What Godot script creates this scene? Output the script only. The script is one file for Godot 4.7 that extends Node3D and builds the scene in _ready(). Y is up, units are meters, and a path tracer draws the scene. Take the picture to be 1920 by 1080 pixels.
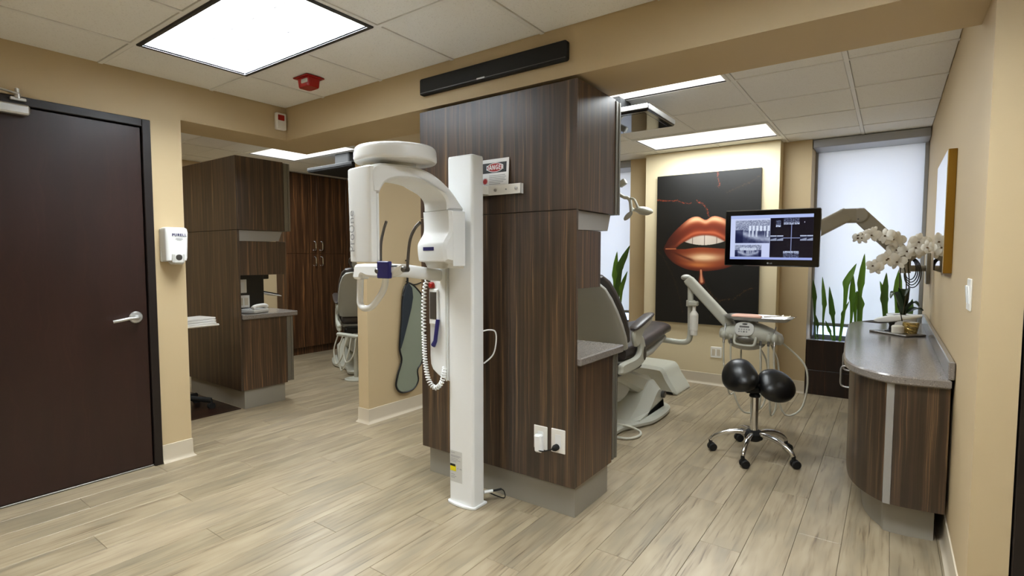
extends Node3D

# A dental clinic: hall with a panoramic x-ray unit, two treatment rooms behind it.
# x to the right, z towards the viewer; the door wall runs along z, the cabinets along x.
const CEIL := 2.43
const BEAM := 2.196
const XW := -3.735     # face of the door wall
const ZS := -2.28      # front of the beam over the treatment rooms
const ZS2 := -2.69     # back of that beam
const XR := 0.248      # right wall
const ZB := -5.76      # back wall of the treatment rooms

var M := {}
var rng := RandomNumberGenerator.new()


# ---------------------------------------------------------------- mesh builder
class MB:
	var v := PackedVector3Array()
	var uv := PackedVector2Array()
	var xf := Transform3D()

	func at(t: Transform3D) -> MB:
		xf = t
		return self

	func pos(p: Vector3, turn := 0.0) -> MB:
		xf = Transform3D(Basis(Vector3.UP, turn), p)
		return self

	func tri(a: Vector3, b: Vector3, c: Vector3) -> void:
		v.append(xf * a); v.append(xf * b); v.append(xf * c)
		for i in 3:
			uv.append(Vector2.ZERO)

	func quad(a: Vector3, b: Vector3, c: Vector3, d: Vector3) -> void:
		tri(a, b, c); tri(a, c, d)

	func uvquad(a: Vector3, b: Vector3, c: Vector3, d: Vector3) -> void:
		# a lower left, b lower right, c upper right, d upper left, seen from the front
		for p in [a, b, c, a, c, d]:
			v.append(xf * p)
		for t in [Vector2(0, 1), Vector2(1, 1), Vector2(1, 0), Vector2(0, 1), Vector2(1, 0), Vector2(0, 0)]:
			uv.append(t)

	func polyc(pts: Array, c: Vector3) -> void:
		var m := Vector3.ZERO
		for p in pts:
			m += p
		m /= pts.size()
		var n: Vector3 = (pts[1] - pts[0]).cross(pts[2] - pts[0])
		var q := pts.duplicate()
		if n.dot(m - c) < 0.0:
			q.reverse()
		for i in range(1, q.size() - 1):
			tri(q[0], q[i], q[i + 1])

	func box(c: Vector3, s: Vector3, b := 0.0) -> MB:
		var h := s * 0.5
		b = minf(b, minf(h.x, minf(h.y, h.z)) * 0.98)
		if b <= 0.0:
			for ax in 3:
				for sg in [-1.0, 1.0]:
					var u := (ax + 1) % 3
					var w := (ax + 2) % 3
					var pts := []
					for k in [[-1, -1], [1, -1], [1, 1], [-1, 1]]:
						var p := Vector3.ZERO
						p[ax] = sg * h[ax]; p[u] = k[0] * h[u]; p[w] = k[1] * h[w]
						pts.append(c + p)
					polyc(pts, c)
			return self
		var pt := func(ax: int, sx: float, sy: float, sz: float) -> Vector3:
			var g := Vector3(sx, sy, sz)
			var p := Vector3.ZERO
			for i in 3:
				p[i] = g[i] * (h[i] if i == ax else h[i] - b)
			return c + p
		for ax in 3:
			for sg in [-1.0, 1.0]:
				var u := (ax + 1) % 3
				var w := (ax + 2) % 3
				var pts := []
				for k in [[-1, -1], [1, -1], [1, 1], [-1, 1]]:
					var g := Vector3.ZERO
					g[ax] = sg; g[u] = k[0]; g[w] = k[1]
					pts.append(pt.call(ax, g.x, g.y, g.z))
				polyc(pts, c)
			var u2 := (ax + 1) % 3
			var w2 := (ax + 2) % 3
			for k in [[-1, -1], [1, -1], [1, 1], [-1, 1]]:
				var g1 := Vector3.ZERO
				g1[ax] = -1; g1[u2] = k[0]; g1[w2] = k[1]
				var g2 := g1
				g2[ax] = 1
				polyc([pt.call(u2, g1.x, g1.y, g1.z), pt.call(u2, g2.x, g2.y, g2.z), pt.call(w2, g2.x, g2.y, g2.z), pt.call(w2, g1.x, g1.y, g1.z)], c)
		for sx in [-1.0, 1.0]:
			for sy in [-1.0, 1.0]:
				for sz in [-1.0, 1.0]:
					polyc([pt.call(0, sx, sy, sz), pt.call(1, sx, sy, sz), pt.call(2, sx, sy, sz)], c)
		return self

	# box from its two corners
	func bb(a: Vector3, e: Vector3, b := 0.0) -> MB:
		return box((a + e) * 0.5, (e - a).abs(), b)

	func grid(rows: Array, closed := true) -> MB:
		for i in rows.size() - 1:
			var p = rows[i]
			var q = rows[i + 1]
			var n: int = p.size()
			for j in (n if closed else n - 1):
				var k := (j + 1) % n
				quad(p[j], q[j], q[k], p[k])
		return self

	func fan(ring: PackedVector3Array, flip := false) -> void:
		var m := Vector3.ZERO
		for p in ring:
			m += p
		m /= ring.size()
		for j in ring.size():
			var k := (j + 1) % ring.size()
			if flip:
				tri(m, ring[k], ring[j])
			else:
				tri(m, ring[j], ring[k])

	# rings of equal size, wound so that the side faces look outwards
	func loft(rings: Array, caps := true) -> MB:
		grid(rings, true)
		if caps:
			fan(rings[0], false)
			fan(rings[rings.size() - 1], true)
		return self

	func lathe(profile: Array, seg := 24, sx := 1.0, sz := 1.0) -> MB:
		var rows := []
		for p in profile:
			var ring := PackedVector3Array()
			for j in seg:
				var t := TAU * j / seg
				ring.append(Vector3(p.x * cos(t) * sx, p.y, p.x * sin(t) * sz))
			rows.append(ring)
		return grid(rows, true)

	func ball(c: Vector3, r: Vector3, seg := 16, rings := 9) -> MB:
		var rows := []
		for i in rings + 1:
			var a := -PI / 2 + PI * i / rings
			var ring := PackedVector3Array()
			for j in seg:
				var t := TAU * j / seg
				ring.append(c + Vector3(cos(a) * cos(t) * r.x, sin(a) * r.y, cos(a) * sin(t) * r.z))
			rows.append(ring)
		return grid(rows, true)

	func tube(pts: Array, r, seg := 10, caps := true, flat := 1.0, up := Vector3.UP) -> MB:
		var rows := []
		var n := pts.size()
		var t0: Vector3 = (pts[1] - pts[0]).normalized()
		var nrm := up - t0 * up.dot(t0)
		if nrm.length() < 0.05:
			nrm = Vector3.RIGHT - t0 * Vector3.RIGHT.dot(t0)
		nrm = nrm.normalized()
		for i in n:
			var t: Vector3 = (pts[mini(i + 1, n - 1)] - pts[maxi(i - 1, 0)]).normalized()
			nrm = (nrm - t * nrm.dot(t)).normalized()
			var bn := t.cross(nrm)
			var rr: float = r[i] if r is Array else r
			var ring := PackedVector3Array()
			for j in seg:
				var a := TAU * j / seg
				ring.append(pts[i] + nrm * cos(a) * rr * flat + bn * sin(a) * rr)
			rows.append(ring)
		rows.reverse()
		return loft(rows, caps)

	# outline in x, y, drawn out along z from -d/2 to d/2, edges taken off by b
	func prism(poly: PackedVector2Array, d: float, b := 0.0) -> MB:
		if Geometry2D.is_polygon_clockwise(poly):
			poly.reverse()
		var n := poly.size()
		var inner := PackedVector2Array()
		for i in n:
			var e1 := (poly[i] - poly[(i + n - 1) % n]).normalized()
			var e2 := (poly[(i + 1) % n] - poly[i]).normalized()
			var n1 := Vector2(-e1.y, e1.x)
			var n2 := Vector2(-e2.y, e2.x)
			var m := n1 + n2
			m = m / maxf(m.length_squared() * 0.5, 0.4)
			inner.append(poly[i] + m * b)
		var h := d * 0.5
		var rows := []
		for k in [[inner, -h], [poly, -h + b], [poly, h - b], [inner, h]]:
			var ring := PackedVector3Array()
			for p in k[0]:
				ring.append(Vector3(p.x, p.y, k[1]))
			if b > 0.0 or k[0] == poly:
				rows.append(ring)
		if b <= 0.0:
			rows = []
			for z in [-h, h]:
				var ring := PackedVector3Array()
				for p in poly:
					ring.append(Vector3(p.x, p.y, z))
				rows.append(ring)
		for i in rows.size() - 1:
			var p = rows[i]
			var q = rows[i + 1]
			for j in n:
				var k := (j + 1) % n
				quad(p[j], p[k], q[k], q[j])
		var cap := inner if b > 0.0 else poly
		var ix := Geometry2D.triangulate_polygon(poly)
		if ix.is_empty():
			push_warning("no cap")
			print("no cap ", poly)
		for i in range(0, ix.size(), 3):
			var a := cap[ix[i]]
			var e := cap[ix[i + 1]]
			var c := cap[ix[i + 2]]
			if (e - a).cross(c - a) < 0.0:
				var s := e
				e = c
				c = s
			tri(Vector3(a.x, a.y, h), Vector3(e.x, e.y, h), Vector3(c.x, c.y, h))
			tri(Vector3(a.x, a.y, -h), Vector3(c.x, c.y, -h), Vector3(e.x, e.y, -h))
		return self

	func mesh(crease := 38.0) -> ArrayMesh:
		var n := v.size() / 3
		var fn := PackedVector3Array()
		fn.resize(n)
		var where := {}
		for f in n:
			var c := (v[f * 3 + 1] - v[f * 3]).cross(v[f * 3 + 2] - v[f * 3])
			fn[f] = c
			if crease > 0.0:
				for k in 3:
					var key := Vector3i((v[f * 3 + k] * 20000.0).round())
					if where.has(key):
						where[key].append(f)
					else:
						where[key] = [f]
		var lim := cos(deg_to_rad(crease))
		var vs := PackedVector3Array()
		var ns := PackedVector3Array()
		var us := PackedVector2Array()
		vs.resize(n * 3); ns.resize(n * 3); us.resize(n * 3)
		for f in n:
			var own := fn[f].normalized()
			for k in 3:
				var s := fn[f]
				if crease > 0.0:
					s = Vector3.ZERO
					for g in where[Vector3i((v[f * 3 + k] * 20000.0).round())]:
						if fn[g].normalized().dot(own) >= lim:
							s += fn[g]
				var o := f * 3 + (2 - k)
				vs[o] = v[f * 3 + k]
				ns[o] = s.normalized() if s.length() > 1e-14 else Vector3.UP
				us[o] = uv[f * 3 + k]
		var a := []
		a.resize(Mesh.ARRAY_MAX)
		a[Mesh.ARRAY_VERTEX] = vs
		a[Mesh.ARRAY_NORMAL] = ns
		a[Mesh.ARRAY_TEX_UV] = us
		var am := ArrayMesh.new()
		am.add_surface_from_arrays(Mesh.PRIMITIVE_TRIANGLES, a)
		return am


func mb(o := Vector3.ZERO) -> MB:
	var m := MB.new()
	m.xf = Transform3D(Basis(), -o)
	return m


func spline(pts: Array, n := 6, closed := false) -> Array:
	var out := []
	var c := pts.size()
	for i in (c if closed else c - 1):
		var p0 = pts[(i - 1 + c) % c] if closed or i > 0 else pts[0]
		var p1 = pts[i]
		var p2 = pts[(i + 1) % c]
		var p3 = pts[(i + 2) % c] if closed or i + 2 < c else pts[c - 1]
		for k in n:
			var t := float(k) / n
			out.append(0.5 * (2.0 * p1 + (p2 - p0) * t + (2.0 * p0 - 5.0 * p1 + 4.0 * p2 - p3) * t * t + (3.0 * p1 - p0 - 3.0 * p2 + p3) * t * t * t))
	if not closed:
		out.append(pts[c - 1])
	return out


func ring_se(c: Vector3, u: Vector3, w: Vector3, ex := 2.0, n := 20) -> PackedVector3Array:
	# a super-ellipse ring with half axes u and w
	var out := PackedVector3Array()
	for j in n:
		var t := TAU * j / n
		var a := cos(t)
		var b := sin(t)
		out.append(c + u * signf(a) * pow(absf(a), 2.0 / ex) + w * signf(b) * pow(absf(b), 2.0 / ex))
	return out


func rrect(w: float, h: float, r: float, seg := 4) -> PackedVector2Array:
	var out := PackedVector2Array()
	for k in 4:
		var c := Vector2((w * 0.5 - r) * [1, -1, -1, 1][k], (h * 0.5 - r) * [1, 1, -1, -1][k])
		for i in seg + 1:
			var t := PI * 0.5 * (k + float(i) / seg)
			out.append(c + Vector2(cos(t), sin(t)) * r)
	return out


func pv(a: Array) -> PackedVector2Array:
	var out := PackedVector2Array()
	for p in a:
		out.append(p)
	return out


# ---------------------------------------------------------------- scene tree
func numbered(called: String) -> String:
	if not has_node(NodePath(called)):
		return called
	var i := 1
	while has_node(NodePath("%s_%03d" % [called, i])):
		i += 1
	return "%s_%03d" % [called, i]


func tag(o: Node, label: String, category: String, group := "") -> void:
	o.set_meta("label", label)
	o.set_meta("category", category)
	if group:
		o.set_meta("group", group)


func thing(called: String, label: String, category: String, at := Vector3.ZERO, turn := 0.0, group := "") -> Node3D:
	var o := Node3D.new()
	o.name = numbered(called)
	add_child(o)
	o.position = at
	o.rotation.y = turn
	tag(o, label, category, group)
	return o


func part(called: String, m, material: Material, parent: Node, label := "") -> MeshInstance3D:
	var o := MeshInstance3D.new()
	o.name = called
	o.mesh = m.mesh() if m is MB else m
	o.material_override = material
	parent.add_child(o, true)
	if label:
		o.set_meta("label", label)
	return o


func struct(called: String, m, material: Material, label := "") -> MeshInstance3D:
	var o := MeshInstance3D.new()
	o.name = numbered(called)
	o.mesh = m.mesh() if m is MB else m
	o.material_override = material
	add_child(o)
	o.set_meta("kind", "structure")
	if label:
		o.set_meta("label", label)
	return o


func struct_root(called: String, at: Vector3, label: String) -> Node3D:
	var o := Node3D.new()
	o.name = numbered(called)
	add_child(o)
	o.position = at
	o.set_meta("kind", "structure")
	o.set_meta("label", label)
	return o


func dup(src: Node3D, at: Vector3, turn: float, label: String) -> Node3D:
	var r: Node3D = src.duplicate()
	r.name = numbered(String(src.name))
	add_child(r)
	r.position = at
	r.rotation.y = turn
	r.set_meta("label", label)
	return r


func letters(text: String, height: float, material: Material, parent: Node, t: Transform3D, called := "lettering", bold := true) -> MeshInstance3D:
	var m := TextMesh.new()
	var f := SystemFont.new()
	f.font_names = PackedStringArray(["Droid Sans"])
	f.font_weight = 700 if bold else 400
	m.font = f
	m.text = text
	m.font_size = 64
	m.pixel_size = height / 46.0
	m.depth = 0.0008
	m.curve_step = 1.0
	var o := MeshInstance3D.new()
	o.name = called
	o.mesh = m
	o.material_override = material
	parent.add_child(o, true)
	o.transform = t
	return o


# ---------------------------------------------------------------- materials
func mat(c: Color, rough := 0.5, metal := 0.0) -> StandardMaterial3D:
	var m := StandardMaterial3D.new()
	m.albedo_color = c
	m.roughness = rough
	m.metallic = metal
	return m


func glow(c: Color, e: float) -> StandardMaterial3D:
	var m := mat(c, 0.6)
	m.emission_enabled = true
	m.emission = c
	m.emission_energy_multiplier = e
	return m


func tex(im: Image) -> ImageTexture:
	return ImageTexture.create_from_image(im)


func tri_mat(t: Texture2D, scale: Vector3, rough: float, offset := Vector3.ZERO, tint := Color.WHITE) -> StandardMaterial3D:
	var m := mat(tint, rough)
	m.albedo_texture = t
	m.uv1_triplanar = true
	m.uv1_world_triplanar = true
	m.uv1_triplanar_sharpness = 8.0
	m.uv1_scale = scale
	m.uv1_offset = offset
	return m


func noise(freq: float, s: int, oct := 3) -> FastNoiseLite:
	var n := FastNoiseLite.new()
	n.seed = s
	n.frequency = freq
	n.noise_type = FastNoiseLite.TYPE_SIMPLEX_SMOOTH
	n.fractal_octaves = oct
	return n


# streaky veneer, grain along v, repeats smoothly along v
func veneer(w: int, h: int, s: int, cols: Array, fine: float, wander: float) -> ImageTexture:
	var im := Image.create(w, h, false, Image.FORMAT_RGB8)
	var n1 := noise(1.0, s, 3)
	var n2 := noise(1.0, s + 1, 2)
	var n3 := noise(1.0, s + 2, 2)
	for y in h:
		var t := TAU * y / h
		var a := cos(t)
		var b := sin(t)
		for x in w:
			var u := float(x) / w
			var wob := n3.get_noise_3d(u * 3.0, a * 1.6, b * 1.6) * wander
			var f := n1.get_noise_3d((u + wob) * fine, a * 0.5, b * 0.5)
			var g := n2.get_noise_3d((u + wob) * fine * 0.22 + 9.0, a * 0.35, b * 0.35)
			var streak := smoothstep(0.12, 0.55, f)
			var c: Color = cols[0].lerp(cols[1], clampf(0.5 + g * 1.1, 0.0, 1.0))
			c = c.lerp(cols[2], streak * clampf(0.55 + g, 0.15, 1.0))
			im.set_pixel(x, y, c)
	return tex(im)


func plank_texture() -> ImageTexture:
	var w := 512
	var h := 1024
	var im := Image.create(w, h, false, Image.FORMAT_RGB8)
	var n1 := noise(1.0, 21, 4)
	var n2 := noise(1.0, 22, 3)
	var n3 := noise(1.0, 23, 3)
	var base := Color(0.665, 0.61, 0.52)
	for y in h:
		var t := TAU * y / h
		for x in w:
			var u := float(x) / w
			var k := floorf(u * 4.0)        # four planks lie side by side in the texture
			var a := cos(t) + k * 7.3
			var b := sin(t)
			var wob := n3.get_noise_3d(u * 9.0, a * 1.6, b * 1.6) * 0.012
			var f := n1.get_noise_3d((u + wob) * 30.0, a * 1.0, b * 1.0)
			var g := n2.get_noise_3d((u + wob) * 7.0 + 4.0, a * 1.3, b * 1.3)
			var d := n2.get_noise_3d((u + wob) * 60.0, a * 2.2 + 5.0, b * 2.2)
			var c := base
			c = c.lerp(Color(0.50, 0.44, 0.355), clampf(f * 1.4 - 0.02, 0.0, 1.0) * 0.7)
			c = c.lerp(Color(0.75, 0.705, 0.62), clampf(-g * 1.5, 0.0, 1.0) * 0.65)
			c = c.lerp(Color(0.53, 0.505, 0.45), clampf(g * 1.5, 0.0, 1.0) * 0.55)
			c = c.lerp(Color(0.38, 0.33, 0.27), smoothstep(0.26, 0.58, d * 0.55 + f * 0.55) * 0.6)
			im.set_pixel(x, y, c)
	return tex(im)


func speckle(w: int, base: Color, s: int, amount: float, dots: Array) -> ImageTexture:
	var im := Image.create(w, w, false, Image.FORMAT_RGB8)
	var r := RandomNumberGenerator.new()
	r.seed = s
	for y in w:
		for x in w:
			var k := r.randf_range(-amount, amount)
			im.set_pixel(x, y, Color(base.r + k, base.g + k, base.b + k))
	for d in dots:
		for i in d[1]:
			var x := r.randi_range(0, w - 3)
			var y := r.randi_range(0, w - 3)
			im.fill_rect(Rect2i(x, y, r.randi_range(1, 2), r.randi_range(1, 2)), d[0])
	return tex(im)


func make_materials() -> void:
	M.wall = mat(Color(0.765, 0.682, 0.535), 0.6)
	M.wall_bright = mat(Color(0.85, 0.79, 0.65), 0.6)
	M.tile = tri_mat(speckle(128, Color(0.94, 0.935, 0.92), 5, 0.012, [[Color(0.89, 0.88, 0.86), 400]]), Vector3.ONE * 3.1, 0.9)
	M.bar = mat(Color(0.92, 0.915, 0.90), 0.6)
	M.base = mat(Color(0.80, 0.755, 0.67), 0.55)
	M.white = mat(Color(0.935, 0.94, 0.935), 0.32)
	M.white_gloss = mat(Color(0.945, 0.95, 0.945), 0.2)
	M.grey_white = mat(Color(0.80, 0.80, 0.78), 0.35)
	M.plate = mat(Color(0.93, 0.92, 0.89), 0.35)
	M.dental = mat(Color(0.74, 0.74, 0.69), 0.36)
	M.dental_shell = mat(Color(0.70, 0.70, 0.67), 0.4)
	M.hose = mat(Color(0.78, 0.77, 0.71), 0.45)
	M.vinyl = mat(Color(0.25, 0.225, 0.215), 0.36)
	M.black = mat(Color(0.035, 0.033, 0.033), 0.4)
	M.black_gloss = mat(Color(0.02, 0.02, 0.022), 0.12)
	M.leather = mat(Color(0.055, 0.055, 0.06), 0.33)
	M.rubber = mat(Color(0.05, 0.05, 0.05), 0.7)
	M.chrome = mat(Color(0.88, 0.88, 0.88), 0.08, 1.0)
	M.steel = mat(Color(0.72, 0.72, 0.72), 0.3, 1.0)
	M.satin = mat(Color(0.80, 0.80, 0.79), 0.38, 0.85)
	M.gun = mat(Color(0.42, 0.41, 0.40), 0.35, 0.9)
	M.strip = mat(Color(0.50, 0.49, 0.46), 0.42, 0.6)
	M.kick = mat(Color(0.57, 0.55, 0.505), 0.42)
	M.valance = mat(Color(0.60, 0.59, 0.57), 0.45)
	M.door = tri_mat(veneer(256, 256, 41, [Color(0.15, 0.078, 0.060), Color(0.172, 0.092, 0.072), Color(0.19, 0.105, 0.082)], 24.0, 0.06), Vector3(1.6, 0.4, 1.6), 0.34)
	M.frame = mat(Color(0.09, 0.055, 0.045), 0.4)
	var ebony := veneer(512, 512, 3, [Color(0.19, 0.14, 0.10), Color(0.29, 0.22, 0.16), Color(0.54, 0.42, 0.275)], 74.0, 0.010)
	M.wood = tri_mat(ebony, Vector3(2.5, 0.37, 2.5), 0.33, Vector3(0.31, 0.02, 0.17))
	M.wood2 = tri_mat(ebony, Vector3(2.8, 0.37, 2.8), 0.36, Vector3(0.7, 0.3, 0.55), Color(1.1, 1.05, 1.0))
	M.closet = tri_mat(ebony, Vector3(1.7, 0.37, 1.7), 0.30, Vector3(0.1, 0.4, 0.9), Color(1.15, 1.02, 0.92))
	for w in [M.wood, M.wood2]:
		w.metallic_specular = 0.6
	M.planter = tri_mat(ebony, Vector3(1.1, 0.5, 1.1), 0.35, Vector3(0.1, 0.4, 0.9), Color(0.55, 0.42, 0.42))
	M.stone = tri_mat(speckle(256, Color(0.50, 0.475, 0.45), 8, 0.035, [[Color(0.66, 0.64, 0.61), 900], [Color(0.36, 0.34, 0.32), 900], [Color(0.58, 0.52, 0.44), 500]]), Vector3.ONE * 2.3, 0.2)
	var pt := plank_texture()
	for i in 8:
		var k := 0.865 + 0.010 * ((i * 5) % 8)
		M["plank%d" % i] = tri_mat(pt, Vector3(1.0 / 0.72, 1.0, 1.0 / 3.6), 0.36, Vector3((i % 4) * 0.25, 0, 0.137 * i), Color(k, k * 0.985, k * (0.94 + 0.004 * (i % 4))))
	M.joint = mat(Color(0.52, 0.46, 0.38), 0.7)
	M.troffer = mat(Color(0.16, 0.15, 0.145), 0.5)
	M.lens = glow(Color(1.0, 0.985, 0.96), 1.25)
	M.louver = mat(Color(0.74, 0.745, 0.76), 0.4)
	M.glass = mat(Color(0.9, 0.95, 1.0, 0.08), 0.02)
	M.glass.transparency = BaseMaterial3D.TRANSPARENCY_ALPHA
	M.shade = mat(Color(0.87, 0.88, 0.93), 0.8)
	M.shade.backlight_enabled = true
	M.shade.backlight = Color(1.0, 0.972, 0.925)
	M.alu = mat(Color(0.66, 0.67, 0.69), 0.4, 0.3)
	M.red = mat(Color(0.62, 0.07, 0.04), 0.35)
	M.blue = mat(Color(0.12, 0.11, 0.36), 0.4)
	M.navy = mat(Color(0.13, 0.165, 0.20), 0.6)
	M.sage = mat(Color(0.54, 0.57, 0.50), 0.55)
	M.gold = mat(Color(0.58, 0.43, 0.12), 0.4, 0.7)
	M.mirror = mat(Color(0.95, 0.95, 0.95), 0.02, 1.0)
	M.leaf = mat(Color(0.26, 0.38, 0.11), 0.42)
	M.leaf.backlight_enabled = true
	M.leaf.backlight = Color(0.29, 0.40, 0.08)
	M.leaf2 = mat(Color(0.20, 0.31, 0.10), 0.42)
	M.leaf2.backlight_enabled = true
	M.leaf2.backlight = Color(0.20, 0.30, 0.07)
	M.leaf_dark = mat(Color(0.10, 0.19, 0.07), 0.35)
	M.petal = mat(Color(0.93, 0.91, 0.86), 0.55)
	M.petal.backlight_enabled = true
	M.petal.backlight = Color(0.5, 0.5, 0.5)
	M.stem = mat(Color(0.24, 0.22, 0.12), 0.5)
	M.paper = mat(Color(0.93, 0.93, 0.92), 0.7)
	M.text_grey = mat(Color(0.62, 0.62, 0.63), 0.5)
	M.soil = mat(Color(0.16, 0.12, 0.09), 0.9)
	M.grass = mat(Color(0.30, 0.47, 0.16), 0.9)
	M.asphalt = mat(Color(0.62, 0.62, 0.61), 0.9)


# ---------------------------------------------------------------- the scene
func _ready() -> void:
	rng.seed = 7
	var cam := Camera3D.new()
	cam.name = "camera"
	cam.fov = rad_to_deg(2.0 * atan(540.0 / 987.45))
	cam.near = 0.05
	cam.far = 100.0
	cam.position = Vector3(0, 1.32, 0)
	cam.rotation_order = EULER_ORDER_YXZ
	cam.rotation_degrees = Vector3(-3.3596, 35.6895, 0.0389)
	add_child(cam)
	cam.current = true

	var env := Environment.new()
	env.background_mode = Environment.BG_SKY
	var sky := Sky.new()
	var sm := ProceduralSkyMaterial.new()
	sm.sky_top_color = Color(0.62, 0.72, 0.90)
	sm.sky_horizon_color = Color(0.93, 0.95, 1.0)
	sm.ground_bottom_color = Color(0.45, 0.46, 0.44)
	sm.ground_horizon_color = Color(0.80, 0.82, 0.84)
	sm.sky_energy_multiplier = 2.65
	sm.ground_energy_multiplier = 2.2
	sky.sky_material = sm
	env.sky = sky
	env.tonemap_mode = Environment.TONE_MAPPER_LINEAR
	env.tonemap_exposure = 1.1
	env.sdfgi_enabled = true
	env.ssao_enabled = true
	env.ssil_enabled = true
	var we := WorldEnvironment.new()
	we.name = "world"
	we.environment = env
	add_child(we)

	make_materials()
	make_lights()
	make_shell()
	make_doors()
	make_windows()
	make_fixtures()
	make_cabinets()
	make_xray()
	make_right_counter()
	make_art()
	make_chairs()
	make_stool()
	make_monitors()
	make_plants()
	make_small()


# ---------------------------------------------------------------- ceiling lights
const LIGHT_E := 3.2
const HALL_E := 7.4
func gx(k: int) -> float:
	return -0.243 - 0.604 * k


func gz(k: int) -> float:
	return -1.745 - 0.61 * k


# corner cell (k, j): covers two cells along x and one along z
func troffer(k: int, j: int, label: String, energy: float, shown := true, dark := false) -> void:
	var xa := gx(k + 2) + 0.012
	var xb := gx(k) - 0.012
	var za := gz(j) + 0.012
	var zb := gz(j - 1) - 0.012
	var c := Vector3((xa + xb) / 2, CEIL, (za + zb) / 2)
	var w := xb - xa
	var d := zb - za
	var t := thing("ceiling_light", label, "light", c, 0.0, "recessed fluorescent ceiling lights")
	var f := mb()
	var fr := 0.022
	f.box(Vector3(0, 0.0, d / 2 - fr / 2), Vector3(w, 0.014, fr), 0.003)
	f.box(Vector3(0, 0.0, -d / 2 + fr / 2), Vector3(w, 0.014, fr), 0.003)
	f.box(Vector3(w / 2 - fr / 2, 0, 0), Vector3(fr, 0.014, d - 2 * fr), 0.003)
	f.box(Vector3(-w / 2 + fr / 2, 0, 0), Vector3(fr, 0.014, d - 2 * fr), 0.003)
	part("frame", f, M.troffer if dark else M.bar, t)
	var wi := w - 2 * fr
	var di := d - 2 * fr
	var hs := mb()
	hs.box(Vector3(0, 0.112, 0), Vector3(wi + 0.02, 0.008, di + 0.02))
	for s in [-1, 1]:
		hs.box(Vector3(s * (wi / 2 + 0.004), 0.052, 0), Vector3(0.008, 0.114, di + 0.016))
		hs.box(Vector3(0, 0.052, s * (di / 2 + 0.004)), Vector3(wi, 0.114, 0.008))
	part("housing", hs, M.louver, t)
	if shown:
		# parabolic louvre: three rows of six cells
		part("light_panel", mb().box(Vector3(0, 0.102, 0), Vector3(wi, 0.006, di)), M.lens, t)
		var prof := pv([Vector2(-0.014, 0.088), Vector2(-0.005, 0.04), Vector2(-0.002, 0.002), Vector2(0.002, 0.002), Vector2(0.005, 0.04), Vector2(0.014, 0.088)])
		for i in range(1, 3):
			var b := mb()
			b.at(Transform3D(Basis(Vector3.UP, PI / 2), Vector3(0, 0, -di / 2 + di * i / 3.0)))
			b.prism(prof, wi)
			part("louver_blade", b, M.louver, t)
		for i in range(1, 6):
			var b := mb()
			b.pos(Vector3(-wi / 2 + wi * i / 6.0, 0, 0))
			b.prism(prof, di)
			part("louver_blade", b, M.louver, t)
	else:
		part("light_panel", mb().box(Vector3(0, 0.006, 0), Vector3(wi, 0.006, di), 0.002), M.lens, t)
	var l := AreaLight3D.new()
	l.name = "ceiling_lamp"
	l.area_size = Vector2(wi * 0.97, di * 0.94)
	l.light_color = Color(0.955, 0.985, 1.0)
	l.light_energy = energy
	l.shadow_enabled = true
	l.rotation_degrees = Vector3(-90, 0, 0)
	l.position = Vector3(0, 0.096 if shown else -0.008, 0)
	l.set("area_range", 14.0)
	l.set("area_attenuation", 2.0)
	t.add_child(l)


func make_lights() -> void:
	troffer(3, 0, "large recessed ceiling light with grid of cells above the hall", HALL_E, true, true)
	troffer(-1, 0, "recessed ceiling light panel over the right side of the hall", HALL_E)
	troffer(3, -4, "recessed ceiling light panel near the rear of the hall", HALL_E)
	troffer(-1, -4, "recessed ceiling light panel at the rear right of the hall", HALL_E)
	troffer(1, 3, "glowing ceiling panel half hidden by the beam, nearest in the right room", LIGHT_E, false)
	troffer(1, 6, "glowing ceiling panel in front of the lip picture wall", LIGHT_E, false)
	troffer(7, 3, "glowing L-shaped looking ceiling panel above the left room", LIGHT_E * 1.35, false)

	troffer(7, -1, "ceiling light panel of the side passage behind the door wall", LIGHT_E * 0.5, false)


const LIT := [[3, 0], [-1, 0], [3, -4], [-1, -4], [1, 3], [1, 6], [7, 3], [7, -1]]


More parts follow.
